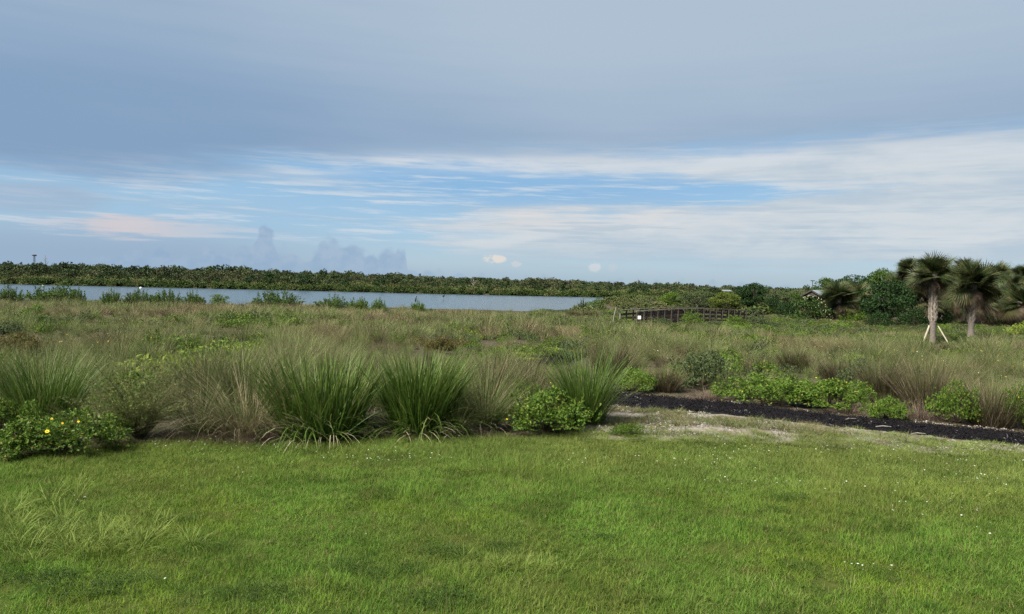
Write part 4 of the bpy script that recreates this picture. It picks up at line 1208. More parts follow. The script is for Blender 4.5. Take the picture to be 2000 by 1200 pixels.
def build_shore():
    B = bush
    def sh(px, w, h, top, lab, k, mat=BUSHLEAF, depth=SHORE, lib=UPBUSH):
        # foot so that the top reaches the photograph's height
        p = atd(px, depth); d = ray(px, top); zt = CAMZ + d[2] * depth
        t = bush(lab, px, 0, w * .9, max((zt - p.z) * FPX / depth, 8), mat, lib, k, px * .01, 'shrub', 'shore_shrub', 'shrubs along the near lake shore', depth=depth)
    MANG = foliage('shore_leaf', (0.05, 0.095, 0.022), (0.10, 0.155, 0.035), trans=.25, vary=.35)
    sh(12, 66, 0, 560, 'shore shrub cut off by the left border of the photo', 0, MANG)
    sh(105, 88, 0, 557, 'broad dark green shore shrub, tallest at the left end of the near shore', 1, MANG)
    sh(153, 32, 0, 565, 'narrow shore shrub touching the right side of the tall leftmost one', 2, MANG)
    sh(217, 36, 0, 566, 'small isolated shore shrub right of the leftmost cluster', 0, MANG)
    sh(275, 58, 0, 568, 'left half of the long low paired shore shrub', 1, MANG)
    sh(325, 56, 0, 567, 'right half of the long low paired shore shrub', 2, MANG)
    sh(379, 40, 0, 570, 'small pointed shore shrub right of the long paired one', 0, MANG)
    sh(427, 44, 0, 576, 'low rounded olive shore shrub before the open water', 1, BUSHLEAF, lib=BIGBUSH)
    sh(537, 96, 0, 569, 'widest shore shrub, dark green, in front of open water', 2, MANG)
    sh(650, 66, 0, 578, 'dark green shore shrub, first right of the widest one', 0, MANG)
    sh(700, 42, 0, 583, 'pale green shore shrub in the middle of the right-hand cluster', 1, BUSHLEAF)
    sh(741, 30, 0, 584, 'thin spiky shore shrub in the right-hand cluster', 2, MANG)
    sh(816, 30, 0, 588, 'small shore shrub with a dark bird on top', 0, BUSHLEAF)
    sh(1138, 18, 0, 586, 'thin twiggy shrub at the water edge left of the green peninsula', 1, GREYLEAF, 84)
    sh(1160, 46, 0, 585, 'dark rounded shrub at the water edge of the peninsula', 2, MANG, 88, BIGBUSH)
    # bird
    p = atd(812, SHORE); d = ray(812, 585.5); z = CAMZ + d[2] * SHORE
    m = MB(); m.tube([(0, 0, -.24), (0, 0, -.14), (.01, 0, 0), (.02, 0, .12), (.03, 0, .2), (.045, 0, .26), (.075, 0, .29), (.12, 0, .3)], [.01, .05, .085, .06, .03, .035, .028, .006], 8)
    b = add('bird', m.mesh('bird', FEATHERS, True), None, None, (p.x, p.y - .1, z), (0, .1, .4)); tag(b, 'dark bird perched on top of the small shore shrub', 'bird')
    # channel marker
    p = Vector((ray(866, 577)[0] * 128, 128, WATER_Z))
    t = thing('channel_marker', 'dark marker post standing in the lake right of the perched bird', 'marker', p)
    add('post', MB().tube([(0, 0, -1.2), (0, 0, .55)], [.06, .05], 8).mesh('post'), GREYWOOD, t)
    add('marker_head', MB().lathe([(.02, .5), (.2, .54), (.24, .7), (.2, .85), (.05, .92)], 10).mesh('marker_head'), DARKMETAL, t)
    for px, dep, lab in ((83, 152, 'white buoy floating on the lake near the far left shore'), (275, 158, 'second white buoy on the lake near the far shore, farther right')):
        p = Vector((ray(px, 557)[0] * dep, dep, WATER_Z))
        b = add('buoy', MB().lathe([(.02, -.25), (.26, -.15), (.28, .06), (.2, .2), (.06, .27), (.02, .3)], 12).mesh('buoy', WHITE, True), None, None, p); tag(b, lab, 'buoy')


build_shore()


# ------------------------------------------------------------------ far woodland
def crown_mesh(rng, shape, n, leaf, hgt=1.0, lobes=20, trunk=0.12):
    g, lc = dome(rng, n, lobes, leaf, .6, hgt, (.16, .3), shape)
    return gmesh('crown', g), stems_mesh(rng, lc[::2], .02, 'trunk', trunk)


FARTREE = [crown_mesh(np.random.default_rng(300 + k), 'round', 420, (.13, .24), 1.25, 18) for k in range(3)]
FARCONE = [crown_mesh(np.random.default_rng(310 + k), 'cone', 360, (.10, .18), 1.7, 26) for k in range(2)]
NEARTREE = [crown_mesh(np.random.default_rng(320 + k), 'round', 8000, (.04, .075), 1.35, 64, .2) for k in range(3)]


def build_far():
    rng = np.random.default_rng(41)
    src = [with_mat(m, WOODL) for m, _ in FARTREE] + [with_mat(m, WOODL) for m, _ in FARCONE]
    low = [gmesh('low_scrub', dome(rng, 260, 14, (.16, .3), .6, .8)[0], SCRUB) for _ in range(3)] + [gmesh('low_scrub', dome(rng, 260, 14, (.16, .3), .6, .8)[0], REED) for _ in range(2)]
    src += low
    bx = np.array([-420, -200, -114, -50, -13, 8, 27, 40, 60, 140, 600]); by = np.array([130, 152, 167, 182, 186, 193, 201, 211, 214, 190, 170])
    pxs = np.array([-600, 0, 500, 1000, 1300, 1500, 2000, 2600]); tpx = np.array([22, 19, 15, 9.5, 6.5, 5, 5, 5])
    X = []; 
    for d0, d1, n in ((6, 45, 2300), (45, 130, 2300), (130, 320, 1500), (320, 700, 1300)):
        wm = 0.78 * (200 + d1) + 30
        x = rng.uniform(-wm, wm, n); dd = rng.uniform(d0, d1, n); X.append(np.stack([x, np.interp(x, bx, by) + dd, dd], 1))
    P = np.concatenate(X); x, y, dd = P.T
    k = np.abs(x) < .78 * y + 25; x, y, dd = x[k], y[k], dd[k]; n = len(x)
    g = height(x, y)
    px = 1000 + x / y * FPX
    top = 2.2 + np.interp(px, pxs, tpx) * y / FPX
    H = (top - g) * (.4 + .6 * rng.random(n) ** 1.6 + .2 * (rng.random(n) > .95))
    H = np.minimum(H, rng.uniform(4.6, 7.5, n)) * (.72 + .5 * fbm(x * .045, y * .03, 95, 2))
    H = np.where((np.abs(px - 1421) < 18) & (y < 236), np.minimum(H, 1.5), H)
    open_ = fbm(x * .03, y * .03, 91, 2)
    H = np.where(dd < 16, rng.uniform(.7, 1.5, n), np.where(dd < 62, np.where(rng.random(n) < .8 - .4 * ss(30, 62, dd), rng.uniform(.7, 1.7, n), np.minimum(H, rng.uniform(1.6, 3.4, n))), H))
    idx = np.where(H < 1.9, rng.integers(5, 8, n), np.where(rng.random(n) < .15, rng.integers(3, 5, n), rng.integers(0, 3, n)))
    W_ = np.where(idx < 3, H * rng.uniform(.4, .95, n), np.where(idx < 5, H * .36, H * rng.uniform(1.0, 1.7, n)))
    unit = np.where(idx < 3, 1.2, np.where(idx < 5, 1.6, .8))
    scl = np.stack([W_, W_, H / unit], 1)
    scatter('far_woodland', src, np.stack([x, y, g - .05], 1), rotz(rng, n, .05), scl, idx, 'dark green mass of woodland and scrub along the far shore and horizon', 'woodland')
    # fringe of reeds and mangrove right at the water
    n = 1500; s = rng.random(n); x = -330 + s * 380; y = np.interp(x, bx, by) + rng.uniform(-1.0, 5.0, n)
    k = np.abs(x) < .78 * y + 12; x, y = x[k], y[k]; n = len(x)
    H = rng.uniform(.8, 1.5, n)
    scatter('shore_reeds', low, np.stack([x, y, np.maximum(height(x, y), WATER_Z - .1) - .05], 1), rotz(rng, n), np.stack([H * 1.2, H * 1.2, H / .8], 1), rng.choice([3, 4, 3, 4, 0], n), 'low green fringe of reeds lining the far lake shore', 'reeds')
    # green peninsula and land to the right beyond the bridge
    n = 2600; y = rng.uniform(72, 215, n); x = rng.uniform(6, 175, n)
    k = (x < .78 * y + 12) & (lake_sd(x, y) > 1.2) & (path_dist(x, y) > 1.6)
    k &= ~((y < 84) & (x > 8) & (x < 24)) 
    x, y = x[k], y[k]; n = len(x)
    H = rng.uniform(.35, .95, n) * np.where(x > .28 * y, 1.6, 1.0)
    hi = (x > .26 * y) & (rng.random(n) < .35) & (y > 86) & (np.abs(1000 + x / y * FPX - 1421) > 20); H = np.where(hi, rng.uniform(1.4, 3.0, n), H)
    low = low + [with_mat(m, WOODL) for m, _ in NEARTREE[:2]] + [with_mat(NEARTREE[2][0], GREYLEAF)]
    Wk = np.where(hi, H * .75, H * 1.5); Hk = np.where(hi, H / 1.3, H / .8); ki = np.where(hi, rng.integers(5, 8, n), rng.choice([0, 1, 2, 0, 1, 2, 3], n))
    scatter('peninsula_scrub', low, np.stack([x, y, height(x, y) - .05], 1), rotz(rng, n), np.stack([Wk, Wk, Hk], 1), ki, 'low yellow green scrub covering the land beyond the footbridge', 'scrub')
    # single dark trees on the far shore
    def ft(px, off, wpx, hpx, k, lab, lib=FARTREE, mat=DARKLEAF, group='dark trees on the far shore'):
        d = ray(px, 560); dep = np.interp(d[0] * 180, bx, by) + off; p = Vector((d[0] * dep, dep, hz(d[0] * dep, dep)))
        H_ = hpx * dep / FPX; W_ = wpx * dep / FPX / 2
        t = thing('far_tree', lab, 'tree', p, px * .1, 1.0, group)
        s_ = (W_ / .95, W_ / .95, H_ / (1.2 if lib is FARTREE else 1.6))
        add('crown', lib[k][0], mat, t, scale=s_); add('trunk', lib[k][1], TRUNK, t, scale=s_)
    ft(526, 14, 36, 30, 0, 'largest dark round tree on the far shore, left of the other round one')
    ft(490, 17, 28, 22, 1, 'dark tree just left of the largest round tree on the far shore')
    ft(596, 12, 36, 26, 1, 'isolated dark round tree on the far shore, right of the largest one')
    ft(208, 14, 12, 23, 0, 'tall dark pointed conifer on the far left shore', FARCONE)
    ft(742, 14, 30, 22, 2, 'wide dark tree on the far shore above the thin spiky shore shrub')
    r2 = np.random.default_rng(8)
    ORD = 'first second third fourth fifth sixth seventh eighth ninth tenth'.split()
    for pxs_, where in (((182, 195, 247, 285, 310, 333, 366, 402, 424, 455), 'from the left border'), ((622, 645, 675), 'right of the isolated round tree'), ((790, 806, 850, 872, 905, 930, 958, 985, 1018), 'right of the wide dark tree'),
                        ((1050, 1062, 1100, 1140, 1165, 1190, 1232, 1260), 'counted from the right half of the lake')):
        for i, px in enumerate(pxs_):
            w = r2.uniform(13, 20); ft(px, r2.uniform(9, 26), w, w * r2.uniform(.8, 1.15), int(r2.integers(0, 3)), 'small dark tree on the far shore, %s %s' % (ORD[i], where), group='small dark trees on the far shore')
    # bare grey snags
    for px, dep, h, lab in ((925, 222, 3.6, 'bare grey dead tree in the far woodland above the marker post'), (1245, 330, 6.0, 'bare dead tree rising over the far woodland right of the lake'), (88, 262, 8.4, 'bare thin-topped tree rising from the woodland right of the tower')):
        p = atd(px, dep, 555); rg = np.random.default_rng(px); m = MB(); m.tube([(0, 0, 0), (.1, 0, h * .5), (.05, 0, h)], [.16, .11, .03], 6)
        t = thing('dead_tree', lab, 'tree', p); add('trunk', m.mesh('trunk'), GREYWOOD, t)
        m = MB()
        for j in range(16):
            a = rg.random() * 2 * PI; z0 = rg.uniform(.35, .9) * h; l = rg.uniform(.4, 1.3); m.tube([(.07, 0, z0), (l * .6 * math.cos(a), l * .6 * math.sin(a), z0 + l * .5), (l * math.cos(a), l * math.sin(a), z0 + l)], [.06, .04, .015], 4)
        add('branches', m.mesh('branches'), GREYWOOD, t)
    # tower with a platform
    dep = 260; p = atd(67, dep, 520); zt = CAMZ + ray(67, 500)[2] * dep
    t = thing('lattice_tower', 'thin tower with a flat platform rising above the far left woodland', 'tower', p); h = zt - p.z
    m = MB()
    for sx, sy in ((-1, -1), (1, -1), (1, 1), (-1, 1)): m.tube([(sx * .35, sy * .35, 0), (sx * .16, sy * .16, h)], [.06, .05], 4)
    for i in range(12):
        z0 = h * i / 12; z1 = h * (i + 1) / 12; m.beam((-.3, -.3, z0), (.3, -.3, z1), .04, .04); m.beam((.3, .3, z0), (-.3, .3, z1), .04, .04)
    add('mast', m.mesh('mast'), DARKMETAL, t)
    add('platform', MB().lathe([(.2, h - .1), (.75, h), (.8, h + .22), (.6, h + .38), (.15, h + .5)], 10).mesh('platform'), DARKMETAL, t)


build_far()


# ------------------------------------------------------------------ footbridge
def build_bridge():
    A = atd(1243, 52.0, 612); th = rad(30); L = 12.7; Wd = 1.8; NB = 20
    A.z = hz(A.x, A.y) - .12
    t = thing('footbridge', 'weathered brown timber footbridge with railings at the right end of the lake', 'bridge', A, th)
    def zc(s): return .24 * math.sin(PI * min(max(s / L, 0), 1)) ** 1.0
    m = MB(); n = 90
    for i in range(n):
        s0 = L * i / n; z = zc(s0 + .07); m.box(s0, s0 + L / n - .012, -.15, Wd + .15, z - .05, z)
    d = add('deck', m.mesh('deck'), RAILWOOD, t); d['kind'] = 'stuff'; d['label'] = 'narrow grey deck planks'
    for yy in (0.0, Wd):
        m = MB()
        for i in range(NB): s0, s1 = L * i / NB, L * (i + 1) / NB; m.beam((s0, yy, zc(s0) - .2), (s1, yy, zc(s1) - .2), .08, .28)
        add('girder', m.mesh('girder'), REDWOOD, t)
        for i in range(NB + 1):
            s0 = L * i / NB; z = zc(s0); add('post', MB().box(s0 - .038, s0 + .038, yy - .04 + (.09 if yy else -.09), yy + .04 + (.09 if yy else -.09), z - 1.1, z + 1.02).mesh('post'), OLDWOOD, t)
        m = MB()
        for i in range(NB): s0, s1 = L * i / NB, L * (i + 1) / NB; m.beam((s0, yy, zc(s0) + 1.05), (s1 + .01, yy, zc(s1) + 1.05), .2, .05)
        add('handrail', m.mesh('handrail'), RAILWOOD, t)
        for hh in (.16, .45, .74):
            m = MB()
            for i in range(NB): s0, s1 = L * i / NB, L * (i + 1) / NB; m.beam((s0, yy, zc(s0) + hh), (s1 + .01, yy, zc(s1) + hh), .04, .15)
            add('rail_board', m.mesh('rail_board'), REDWOOD, t)
    # things near its left end
    p = atd(1196, 53, 612)
    s = add('leaning_post', MB().tube([(0, 0, -.3), (.14, 0, .62), (.26, 0, 1.2)], [.04, .035, .03], 7).mesh('leaning_post', GREYWOOD), None, None, p); tag(s, 'pale leaning pole left of the footbridge', 'pole')
    p = atd(1211, 53, 612)
    s = add('marker_post', MB().box(-.035, .035, -.035, .035, -.3, .72).box(-.05, .05, -.05, .05, .722, .76).mesh('marker_post', GREYWOOD), None, None, p); tag(s, 'short square post between the leaning pole and the footbridge', 'post')
    p = atd(1249, 51.2, 612)
    t = thing('notice_sign', 'small blank white notice board at the left end of the footbridge', 'sign', p)
    add('board', MB().box(-.11, .11, -.015, .015, .42, .66).mesh('board'), WHITE, t); add('post', MB().box(-.03, .03, .018, .07, -.2, .6).mesh('post'), OLDWOOD, t)


build_bridge()


# ------------------------------------------------------------------ shelter, lamp, far building
def build_buildings():
    p = atd(1600, 80, 585); zr = CAMZ + ray(1585, 567.5)[2] * 80 - p.z
    t = thing('picnic_shelter', 'dark timber shelter with a pale grey metal gable roof among the trees', 'shelter', p, rad(32))
    L, W_, rise = 3.4, 2.6, .62; zt = zr - rise
    for sx in (-1.0, 2.0):
        for sy in (-.95, .95): add('post', MB().box(sx - .07, sx + .07, sy - .07, sy + .07, -.2, zt - .01).mesh('post'), OLDWOOD, t)
    add('wall', MB().box(-.85, 1.9, .8, .88, .1, zt - .05).box(-.85, 1.9, -.86, -.8, .1, .95).mesh('wall'), DARKWALL, t)
    for s_ in (-1, 1):
        m = MB(); m.beam((-1.35, s_ * W_ / 4 * 1.06, zt + rise / 2), (2.5, s_ * W_ / 4 * 1.06, zt + rise / 2), math.hypot(W_ / 2, rise) * 1.08, .05, up=(0, s_ * rise, W_ / 2))
        r = add('roof', m.mesh('roof'), ROOF, t)
        for i in range(9):
            x = -1.3 + i * .47; q = MB(); q.beam((x, s_ * .02, zr + .035), (x, s_ * (W_ / 2 * 1.05), zt - .01 + .035), .03, .04); add('roof_seam', q.mesh('roof_seam'), ROOF, r)
    add('gable', mesh('gable', [(-1.25, -1.2, zt), (-1.25, 1.2, zt), (-1.25, 0, zr - .06), (-1.2, -1.2, zt), (-1.2, 1.2, zt), (-1.2, 0, zr - .06)], [(0, 2, 1), (3, 4, 5), (0, 1, 4, 3), (1, 2, 5, 4), (2, 0, 3, 5)]), DARKWALL, t)
    add('fascia', MB().beam((-1.38, -1.36, zt - .04), (-1.38, 0, zr), .04, .14).beam((-1.38, 1.36, zt - .04), (-1.38, 0, zr), .04, .14).mesh('fascia'), DARKWALL, t)
    dep = 120; p = atd(1586, dep, 580); zt = CAMZ + ray(1586, 549.5)[2] * dep - p.z
    t = thing('lamp_post', 'thin lamp post rising behind the shelter roof', 'lamp post', p)
    add('pole', MB().tube([(0, 0, -.3), (0, 0, zt)], [.09, .05], 8).mesh('pole'), DARKMETAL, t); add('lamp_head', MB().box(-.3, .3, -.14, .14, zt, zt + .14).mesh('lamp_head'), DARKMETAL, t)
    p = atd(1610, 71, 600); zz = CAMZ + ray(1612, 600.5)[2] * 71 - p.z
    t = thing('timber_rail', 'pale horizontal timber rail beside the twin palms under the shelter', 'railing', p)
    add('rail', MB().box(-.55, 1.1, -.04, .04, zz - .05, zz + .05).mesh('rail'), GREYWOOD, t)
    for x in (-.45, .3, 1.0): add('post', MB().box(x - .05, x + .05, .042, .14, -.2, zz + .03).mesh('post'), OLDWOOD, t)
    dep = 230; p = atd(1421, dep, 575); zz = CAMZ + ray(1421, 566.5)[2] * dep - p.z
    t = thing('far_house', 'small far building whose pale roof shows above the yellow-green tree', 'building', p)
    add('wall', MB().box(-1.3, 1.3, 0, 3, -.3, zz - .4).mesh('wall'), GREYWOOD, t)
    m = MB(); V = [(-1.5, -.3, zz - .42), (1.5, -.3, zz - .42), (1.5, 3.3, zz - .42), (-1.5, 3.3, zz - .42), (-1.2, 1.5, zz), (1.2, 1.5, zz)]
    add('roof', mesh('roof', V, [(0, 1, 5, 4), (2, 3, 4, 5), (1, 2, 5), (3, 0, 4), (3, 2, 1, 0)]), ROOF, t)


build_buildings()


# ------------------------------------------------------------------ palms
def frond_mesh(seed, droop=.5, dead=False):
    rng = np.random.default_rng(seed); n = 34; m_v = []; m_f = []; R = []; T = []
    pet = .48
    def q(a): return np.array(a, float)
    # petiole
    k = 0
    for i in range(4):
        t = i / 3; x = pet * t; z = -.06 * t * t
        m_v += [q((x, -.016 * (1 - .4 * t), z)), q((x, .016 * (1 - .4 * t), z))]; R += [.3, .3]; T += [0, 0]
    for i in range(3): a = 2 * i; m_f += [(a, a + 2, a + 3), (a, a + 3, a + 1)]
    for i in range(n):
        u = -1 + 2 * (i + .5) / n; a = u * rad(128); ln = (.62 + .22 * math.cos(a)) * rng.uniform(.88, 1.1)
        cx = pet + .12 * math.cos(a * .8); d = q((math.cos(a), math.sin(a), .18 * abs(math.sin(a))))
        s_ = q((-math.sin(a), math.cos(a), 0)); k = len(m_v); r = rng.random()
        for j in range(4):
            t = j / 4; w = (.034 if j else .014) * (1 - t * .8) * (1.25 if j == 1 else 1)
            c = q((cx - .12, 0, -.06)) + d * ln * t + q((0, 0, -droop * ln * t ** 2.2)) + q((0, 0, -.1 * t * math.cos(a)))
            m_v += [c - s_ * w, c + s_ * w + q((0, 0, .01))]; R += [r, r]; T += [t, t]
        m_v.append(q((cx - .12, 0, -.06)) + d * ln * .98 + q((0, 0, -droop * ln * 1.05 - .1 * math.cos(a)))); R.append(r); T.append(1)
        for j in range(3): b = k + 2 * j; m_f += [(b, b + 2, b + 3), (b, b + 3, b + 1)]
        m_f.append((k + 6, k + 8, k + 7))
    return mesh('frond', np.array(m_v), np.array(m_f), {'r': R, 't': T})


FROND = [frond_mesh(1, .2), frond_mesh(2, .35), frond_mesh(3, .1)]
DEADFROND = [frond_mesh(4, .9), frond_mesh(5, .75)]
rg = np.random.default_rng(70)


def palm(label, px, depth, base_py, top_py, crown_px, seed, ntop=46, ndead=12, boots=True, lean=0.0, bare=.0, group='palms at the right', green=PALM, trunk_r=.17, span=114, up=1.0):
    rng = np.random.default_rng(seed)
    p = atd(px, depth, base_py); zt = CAMZ + ray(px, top_py)[2] * depth - p.z
    R = crown_px * depth / FPX / 2; fs = R / 1.12
    zc = zt - R * up
    t = thing('palm_tree', label, 'palm', p, 0, 1.0, group)
    lx = lean
    def cx(z): return lx * (z / zc) ** 1.3
    m = MB(); zs = np.linspace(-.1, zc, 14)
    m.tube([(cx(max(z, 0)), 0, z) for z in zs], [trunk_r * (1.35 if z < .15 else 1.0) * rng.uniform(.95, 1.05) for z in zs], 10)
    add('trunk', m.mesh('trunk', None, True), PTRUNK, t)
    if boots:
        m = MB(); z = zc * .34; i = 0
        while z < zc + .05:
            for j in range(5):
                a = (j + (i % 2) * .5) * 2 * PI / 5 + rng.normal(0, .08); ca, sa = math.cos(a), math.sin(a); x0 = cx(z)
                m.beam((x0 + ca * trunk_r * .92, sa * trunk_r * .92, z), (x0 + ca * trunk_r * 1.38 - sa * .05, sa * trunk_r * 1.38 + ca * .05, z + .26), .095, .03, up=(ca, sa, .2))
            z += .135; i += 1
        add('boots', m.mesh('boots'), BOOT, t)
    ga = 2.39996
    for i in range(ntop):
        u = (i + .5) / ntop
        elv = rad(86 - span * u + rng.normal(0, 7)); a = i * ga + rng.normal(0, .15)
        if elv < rad(12):
            d_ = (a + PI / 2 + PI) % (2 * PI) - PI
            if abs(d_) < .9: a += math.copysign(.9 - abs(d_) * .4, d_)
        old = u > .80
        f = add('frond', FROND[int(rng.integers(0, 3))], PALM_OLD if (old and rng.random() < .7) else green, t,
                (cx(zc), 0, zc + .12 * math.sin(elv)), (rng.normal(0, .8), -elv, a), fs * rng.uniform(.82, 1.06) * (.93 if elv > rad(55) else 1))
    for i in range(ndead):
        a = rng.uniform(-.22, 1.22) * PI; elv = rad(rng.uniform(-64, -32))
        add('dead_frond', DEADFROND[i % 2], PALM_DEAD, t, (cx(zc), 0, zc - .1 * rng.random()), (rng.normal(0, .4), -elv, a), fs * rng.uniform(.7, .95))
    return t


def build_palms():
    main = palm('tall palm held by timber props, nearest and clearest of the palms at the right', 1821, 38.6, 672, 499, 92, 1, 46, 5, True, -.12, trunk_r=.155, span=108, up=.9)
    palm('palm with a dense dark crown and bare trunk right of the propped palm', 1896, 42.5, 665, 512, 102, 2, 50, 12, True, -.08, span=112, up=.92)
    palm('tall narrow-crowned palm behind the left side of the propped palm', 1768, 68, 635, 503, 52, 3, 40, 8)
    palm('palm whose trunk stands just left behind the propped palm', 1797, 64, 635, 545, 84, 4, 40, 14, green=PALM_OLD)
    palm('palm with a pale trunk between the propped palm and its right neighbour', 1862, 66, 635, 540, 80, 5, 40, 18)
    palm('palm whose crown tip shows above the dense dark crown', 1880, 72, 635, 503, 50, 6, 36, 6)
    palm('palm crown rising behind the right side of the dense dark crown', 1945, 76, 638, 512, 62, 7, 38, 10)
    palm('palm with a spreading crown and hanging dead fronds second from the right border', 1950, 62, 640, 548, 86, 8, 40, 20)
    palm('tall palm crown cut off by the right border', 1994, 70, 640, 513, 58, 9, 38, 8)
    palm('shorter palm with visible trunk near the right border', 1988, 60, 642, 552, 80, 10, 42, 16)
    palm('left palm of the twin short palms under the shelter', 1636, 66, 627, 547, 80, 11, 44, 12)
    palm('right palm of the twin short palms under the shelter', 1666, 69, 624, 549, 78, 12, 44, 12)
    palm('palm crown peeping between the propped palm and the dense dark crown', 1838, 76, 637, 522, 56, 13, 36, 8)
    palm('palm with a round crown just right of the dense dark crown', 1918, 70, 638, 524, 70, 14, 38, 12)
    palm('palm standing left of the narrow-crowned one, behind the dense tree', 1748, 74, 636, 530, 60, 15, 36, 10)
    palm('palm with hanging dead fronds behind the shorter palm near the right border', 1972, 68, 640, 534, 70, 16, 38, 16)
    palm('palm with a low crown behind the trunk of the dense-crowned palm', 1905, 60, 642, 560, 70, 17, 36, 16)
    # timber props against the near palm
    b = main.location
    for dx, dy, lab in ((-.6, -.12, 'pale timber prop leaning on the left side of the near palm trunk'), (.72, -.35, 'pale timber prop leaning on the right side of the near palm trunk'), (-.22, .45, 'dark timber prop behind the near palm trunk')):
        L = math.hypot(dx, dy); ux, uy = dx / L, dy / L; top = .95
        foot = Vector((b.x + dx, b.y + dy, 0)); foot.z = hz(foot.x, foot.y)
        m = MB(); m.beam((0, 0, -.08), (-dx + ux * .22, -dy + uy * .22, top + (b.z - foot.z)), .065, .05)
        s = add('timber_prop', m.mesh('timber_prop'), PROPWOOD if dy < .5 else OLDWOOD, None, foot); tag(s, lab, 'prop')


build_palms()


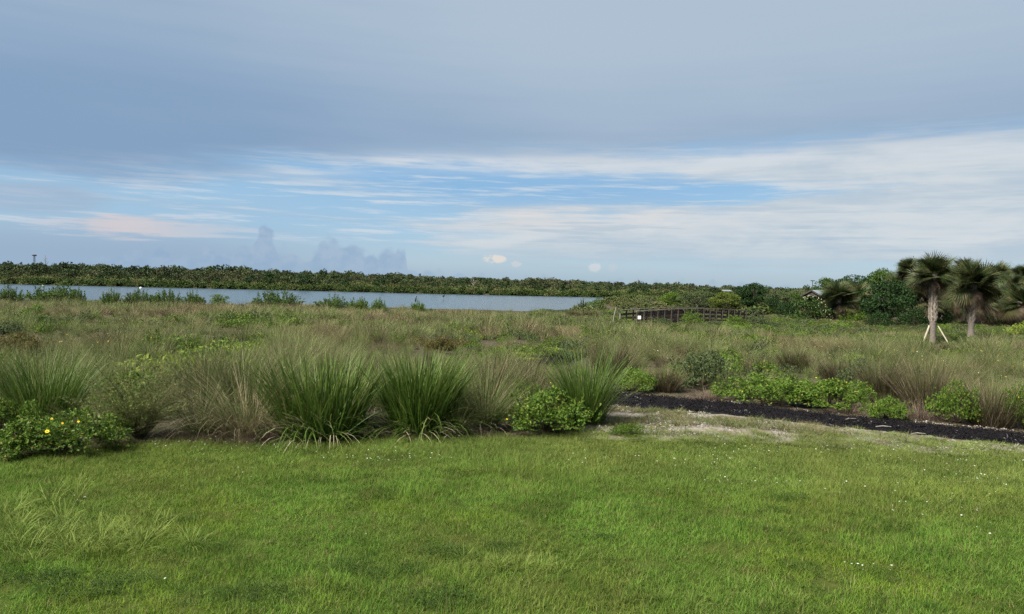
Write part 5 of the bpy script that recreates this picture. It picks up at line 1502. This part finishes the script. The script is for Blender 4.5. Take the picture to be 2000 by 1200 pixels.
# ------------------------------------------------------------------ trees and bushes on the right
def build_right_trees():
    def tree(label, px, depth, top, wpx, mat, k=0, group=None, lib=NEARTREE, name='broadleaf_tree', bot=None):
        p = atd(px, depth, 600); zt = CAMZ + ray(px, top)[2] * depth - p.z; W_ = wpx * depth / FPX / 2
        t = thing(name, label, 'tree', p, px * .37, 1.0, group)
        s_ = (W_ / .85, W_ / .85, zt / 1.26)
        add('crown', lib[k][0], mat, t, scale=s_); add('trunk', lib[k][1], TRUNK, t, scale=s_)
    G = 'trees among the palms'
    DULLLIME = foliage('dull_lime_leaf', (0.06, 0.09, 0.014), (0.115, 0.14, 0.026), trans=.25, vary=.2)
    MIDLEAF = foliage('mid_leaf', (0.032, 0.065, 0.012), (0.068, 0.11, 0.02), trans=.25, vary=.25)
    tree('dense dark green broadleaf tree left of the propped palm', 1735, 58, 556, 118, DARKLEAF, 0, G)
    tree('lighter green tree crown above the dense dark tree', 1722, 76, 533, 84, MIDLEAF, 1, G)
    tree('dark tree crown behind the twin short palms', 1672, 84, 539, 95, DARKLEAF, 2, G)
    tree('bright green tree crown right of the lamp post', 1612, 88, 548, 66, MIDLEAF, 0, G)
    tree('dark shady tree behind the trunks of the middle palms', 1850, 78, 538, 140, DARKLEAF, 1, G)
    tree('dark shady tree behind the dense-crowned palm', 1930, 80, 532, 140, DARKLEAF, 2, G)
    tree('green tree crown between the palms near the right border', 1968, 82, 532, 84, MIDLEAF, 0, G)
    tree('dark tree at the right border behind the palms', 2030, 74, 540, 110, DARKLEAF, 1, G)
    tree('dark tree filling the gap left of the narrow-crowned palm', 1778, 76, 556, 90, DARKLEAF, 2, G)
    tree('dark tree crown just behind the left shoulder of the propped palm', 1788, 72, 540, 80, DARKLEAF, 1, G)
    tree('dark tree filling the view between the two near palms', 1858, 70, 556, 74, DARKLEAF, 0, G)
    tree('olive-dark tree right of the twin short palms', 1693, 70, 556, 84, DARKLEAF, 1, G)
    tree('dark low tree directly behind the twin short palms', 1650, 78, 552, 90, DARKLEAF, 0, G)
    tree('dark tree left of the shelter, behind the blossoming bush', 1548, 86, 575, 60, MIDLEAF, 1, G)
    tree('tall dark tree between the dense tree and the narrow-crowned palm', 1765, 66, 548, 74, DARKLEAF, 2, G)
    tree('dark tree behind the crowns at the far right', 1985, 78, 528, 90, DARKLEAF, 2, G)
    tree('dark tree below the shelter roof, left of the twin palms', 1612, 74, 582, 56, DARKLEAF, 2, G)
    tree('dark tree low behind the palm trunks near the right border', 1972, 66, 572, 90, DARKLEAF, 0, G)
    tree('round dark blue-green tree beyond the right half of the footbridge', 1470, 86, 557, 74, DARKLEAF, 0, G)
    tree('yellow-green round tree left of the dark tree beyond the footbridge', 1417, 84, 573, 66, DULLLIME, 1, G)
    tree('grey-green spreading tree beyond the middle of the footbridge', 1365, 88, 570, 78, GREYLEAF, 2, G)
    tree('dull olive tree between the dark tree and the flowering bush', 1520, 84, 572, 66, GREYLEAF, 0, G)
    tree('small dark tree right of the footbridge end', 1510, 80, 584, 42, DARKLEAF, 1, G)
    tree('olive tree under the left edge of the shelter roof', 1555, 90, 572, 60, GREYLEAF, 2, G)
    tree('green tree left of the grey-green one, on the peninsula', 1312, 100, 574, 52, BUSHLEAF, 1, G)
    def shrub(label, px, py, w, h, mat, k, lib=BIGBUSH): bush(label, px, py, w, h, mat, lib, k, px * .2, 'shrub', 'shrub', 'shrubs in front of the trees', keep=False)
    MANGO = foliage('blossom_bush_leaf', (0.02, 0.045, 0.01), (0.055, 0.09, 0.02), trans=.2, vary=.2)
    t = bush('rounded dark bush dotted with pale blossoms below the shelter', 1580, 630, 84, 52, MANGO, BIGBUSH, 0, .3, 'shrub', 'blossoming_shrub', keep=False)
    rng = np.random.default_rng(4); W_ = 40 * t.location.y / FPX
    nn = 90; d = rdir(rng, nn); d[:, 2] = np.abs(d[:, 2]); d[:, 1] = -np.abs(d[:, 1]); c = d * np.array([W_ * 1.05, W_ * 1.05, 52 * t.location.y / FPX * 1.0])
    g = leafset(rng, c, d + np.array([0, 0, .6]), rdir(rng, nn), .11, .07); add('blossom', gmesh('blossom', g), PALEBLOOM, t)
    shrub('dark bush left of the blossoming one', 1540, 622, 50, 32, DARKLEAF, 1)
    shrub('bright green fan-leaved shrub at the foot of the twin short palms', 1668, 634, 50, 30, BUSHLEAF, 1, UPBUSH)
    for lab, px, dep, w, h, mt, k in (('bright green bush growing in front of the middle of the footbridge railing', 1352, 49.5, 46, 32, BUSHLEAF, 2), ('low green bush in front of the right half of the footbridge', 1438, 52, 38, 24, BUSHLEAF, 0),
                                  ('low olive bush hiding the foot of the left half of the footbridge', 1295, 49.5, 46, 18, GREYLEAF, 1), ('low olive bush at the right end of the footbridge', 1482, 53, 40, 24, GREYLEAF, 2), ('low dull bush between the two green ones before the footbridge', 1396, 50, 40, 16, GREYLEAF, 0)):
        bush(lab, px, 0, w, h, mt, BIGBUSH, k, px * .2, 'shrub', 'shrub', 'shrubs in front of the trees', depth=dep, keep=False)
    shrub('rounded bright green shrub at the right border below the palms', 2000, 662, 62, 34, LIMELEAF, 0)
    shrub('grey-green shrub at the foot of the dense dark tree', 1752, 638, 44, 38, GREYLEAF, 1)
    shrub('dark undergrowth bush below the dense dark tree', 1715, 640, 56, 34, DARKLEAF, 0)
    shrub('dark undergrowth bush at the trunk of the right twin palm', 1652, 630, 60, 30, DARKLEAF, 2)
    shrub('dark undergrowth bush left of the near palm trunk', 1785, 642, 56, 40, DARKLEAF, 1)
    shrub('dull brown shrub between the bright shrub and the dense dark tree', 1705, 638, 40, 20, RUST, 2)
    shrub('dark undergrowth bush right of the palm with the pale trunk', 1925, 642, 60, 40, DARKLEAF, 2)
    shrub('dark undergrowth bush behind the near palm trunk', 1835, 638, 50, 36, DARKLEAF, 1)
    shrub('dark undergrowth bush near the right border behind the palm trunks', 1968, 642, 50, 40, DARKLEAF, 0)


build_right_trees()
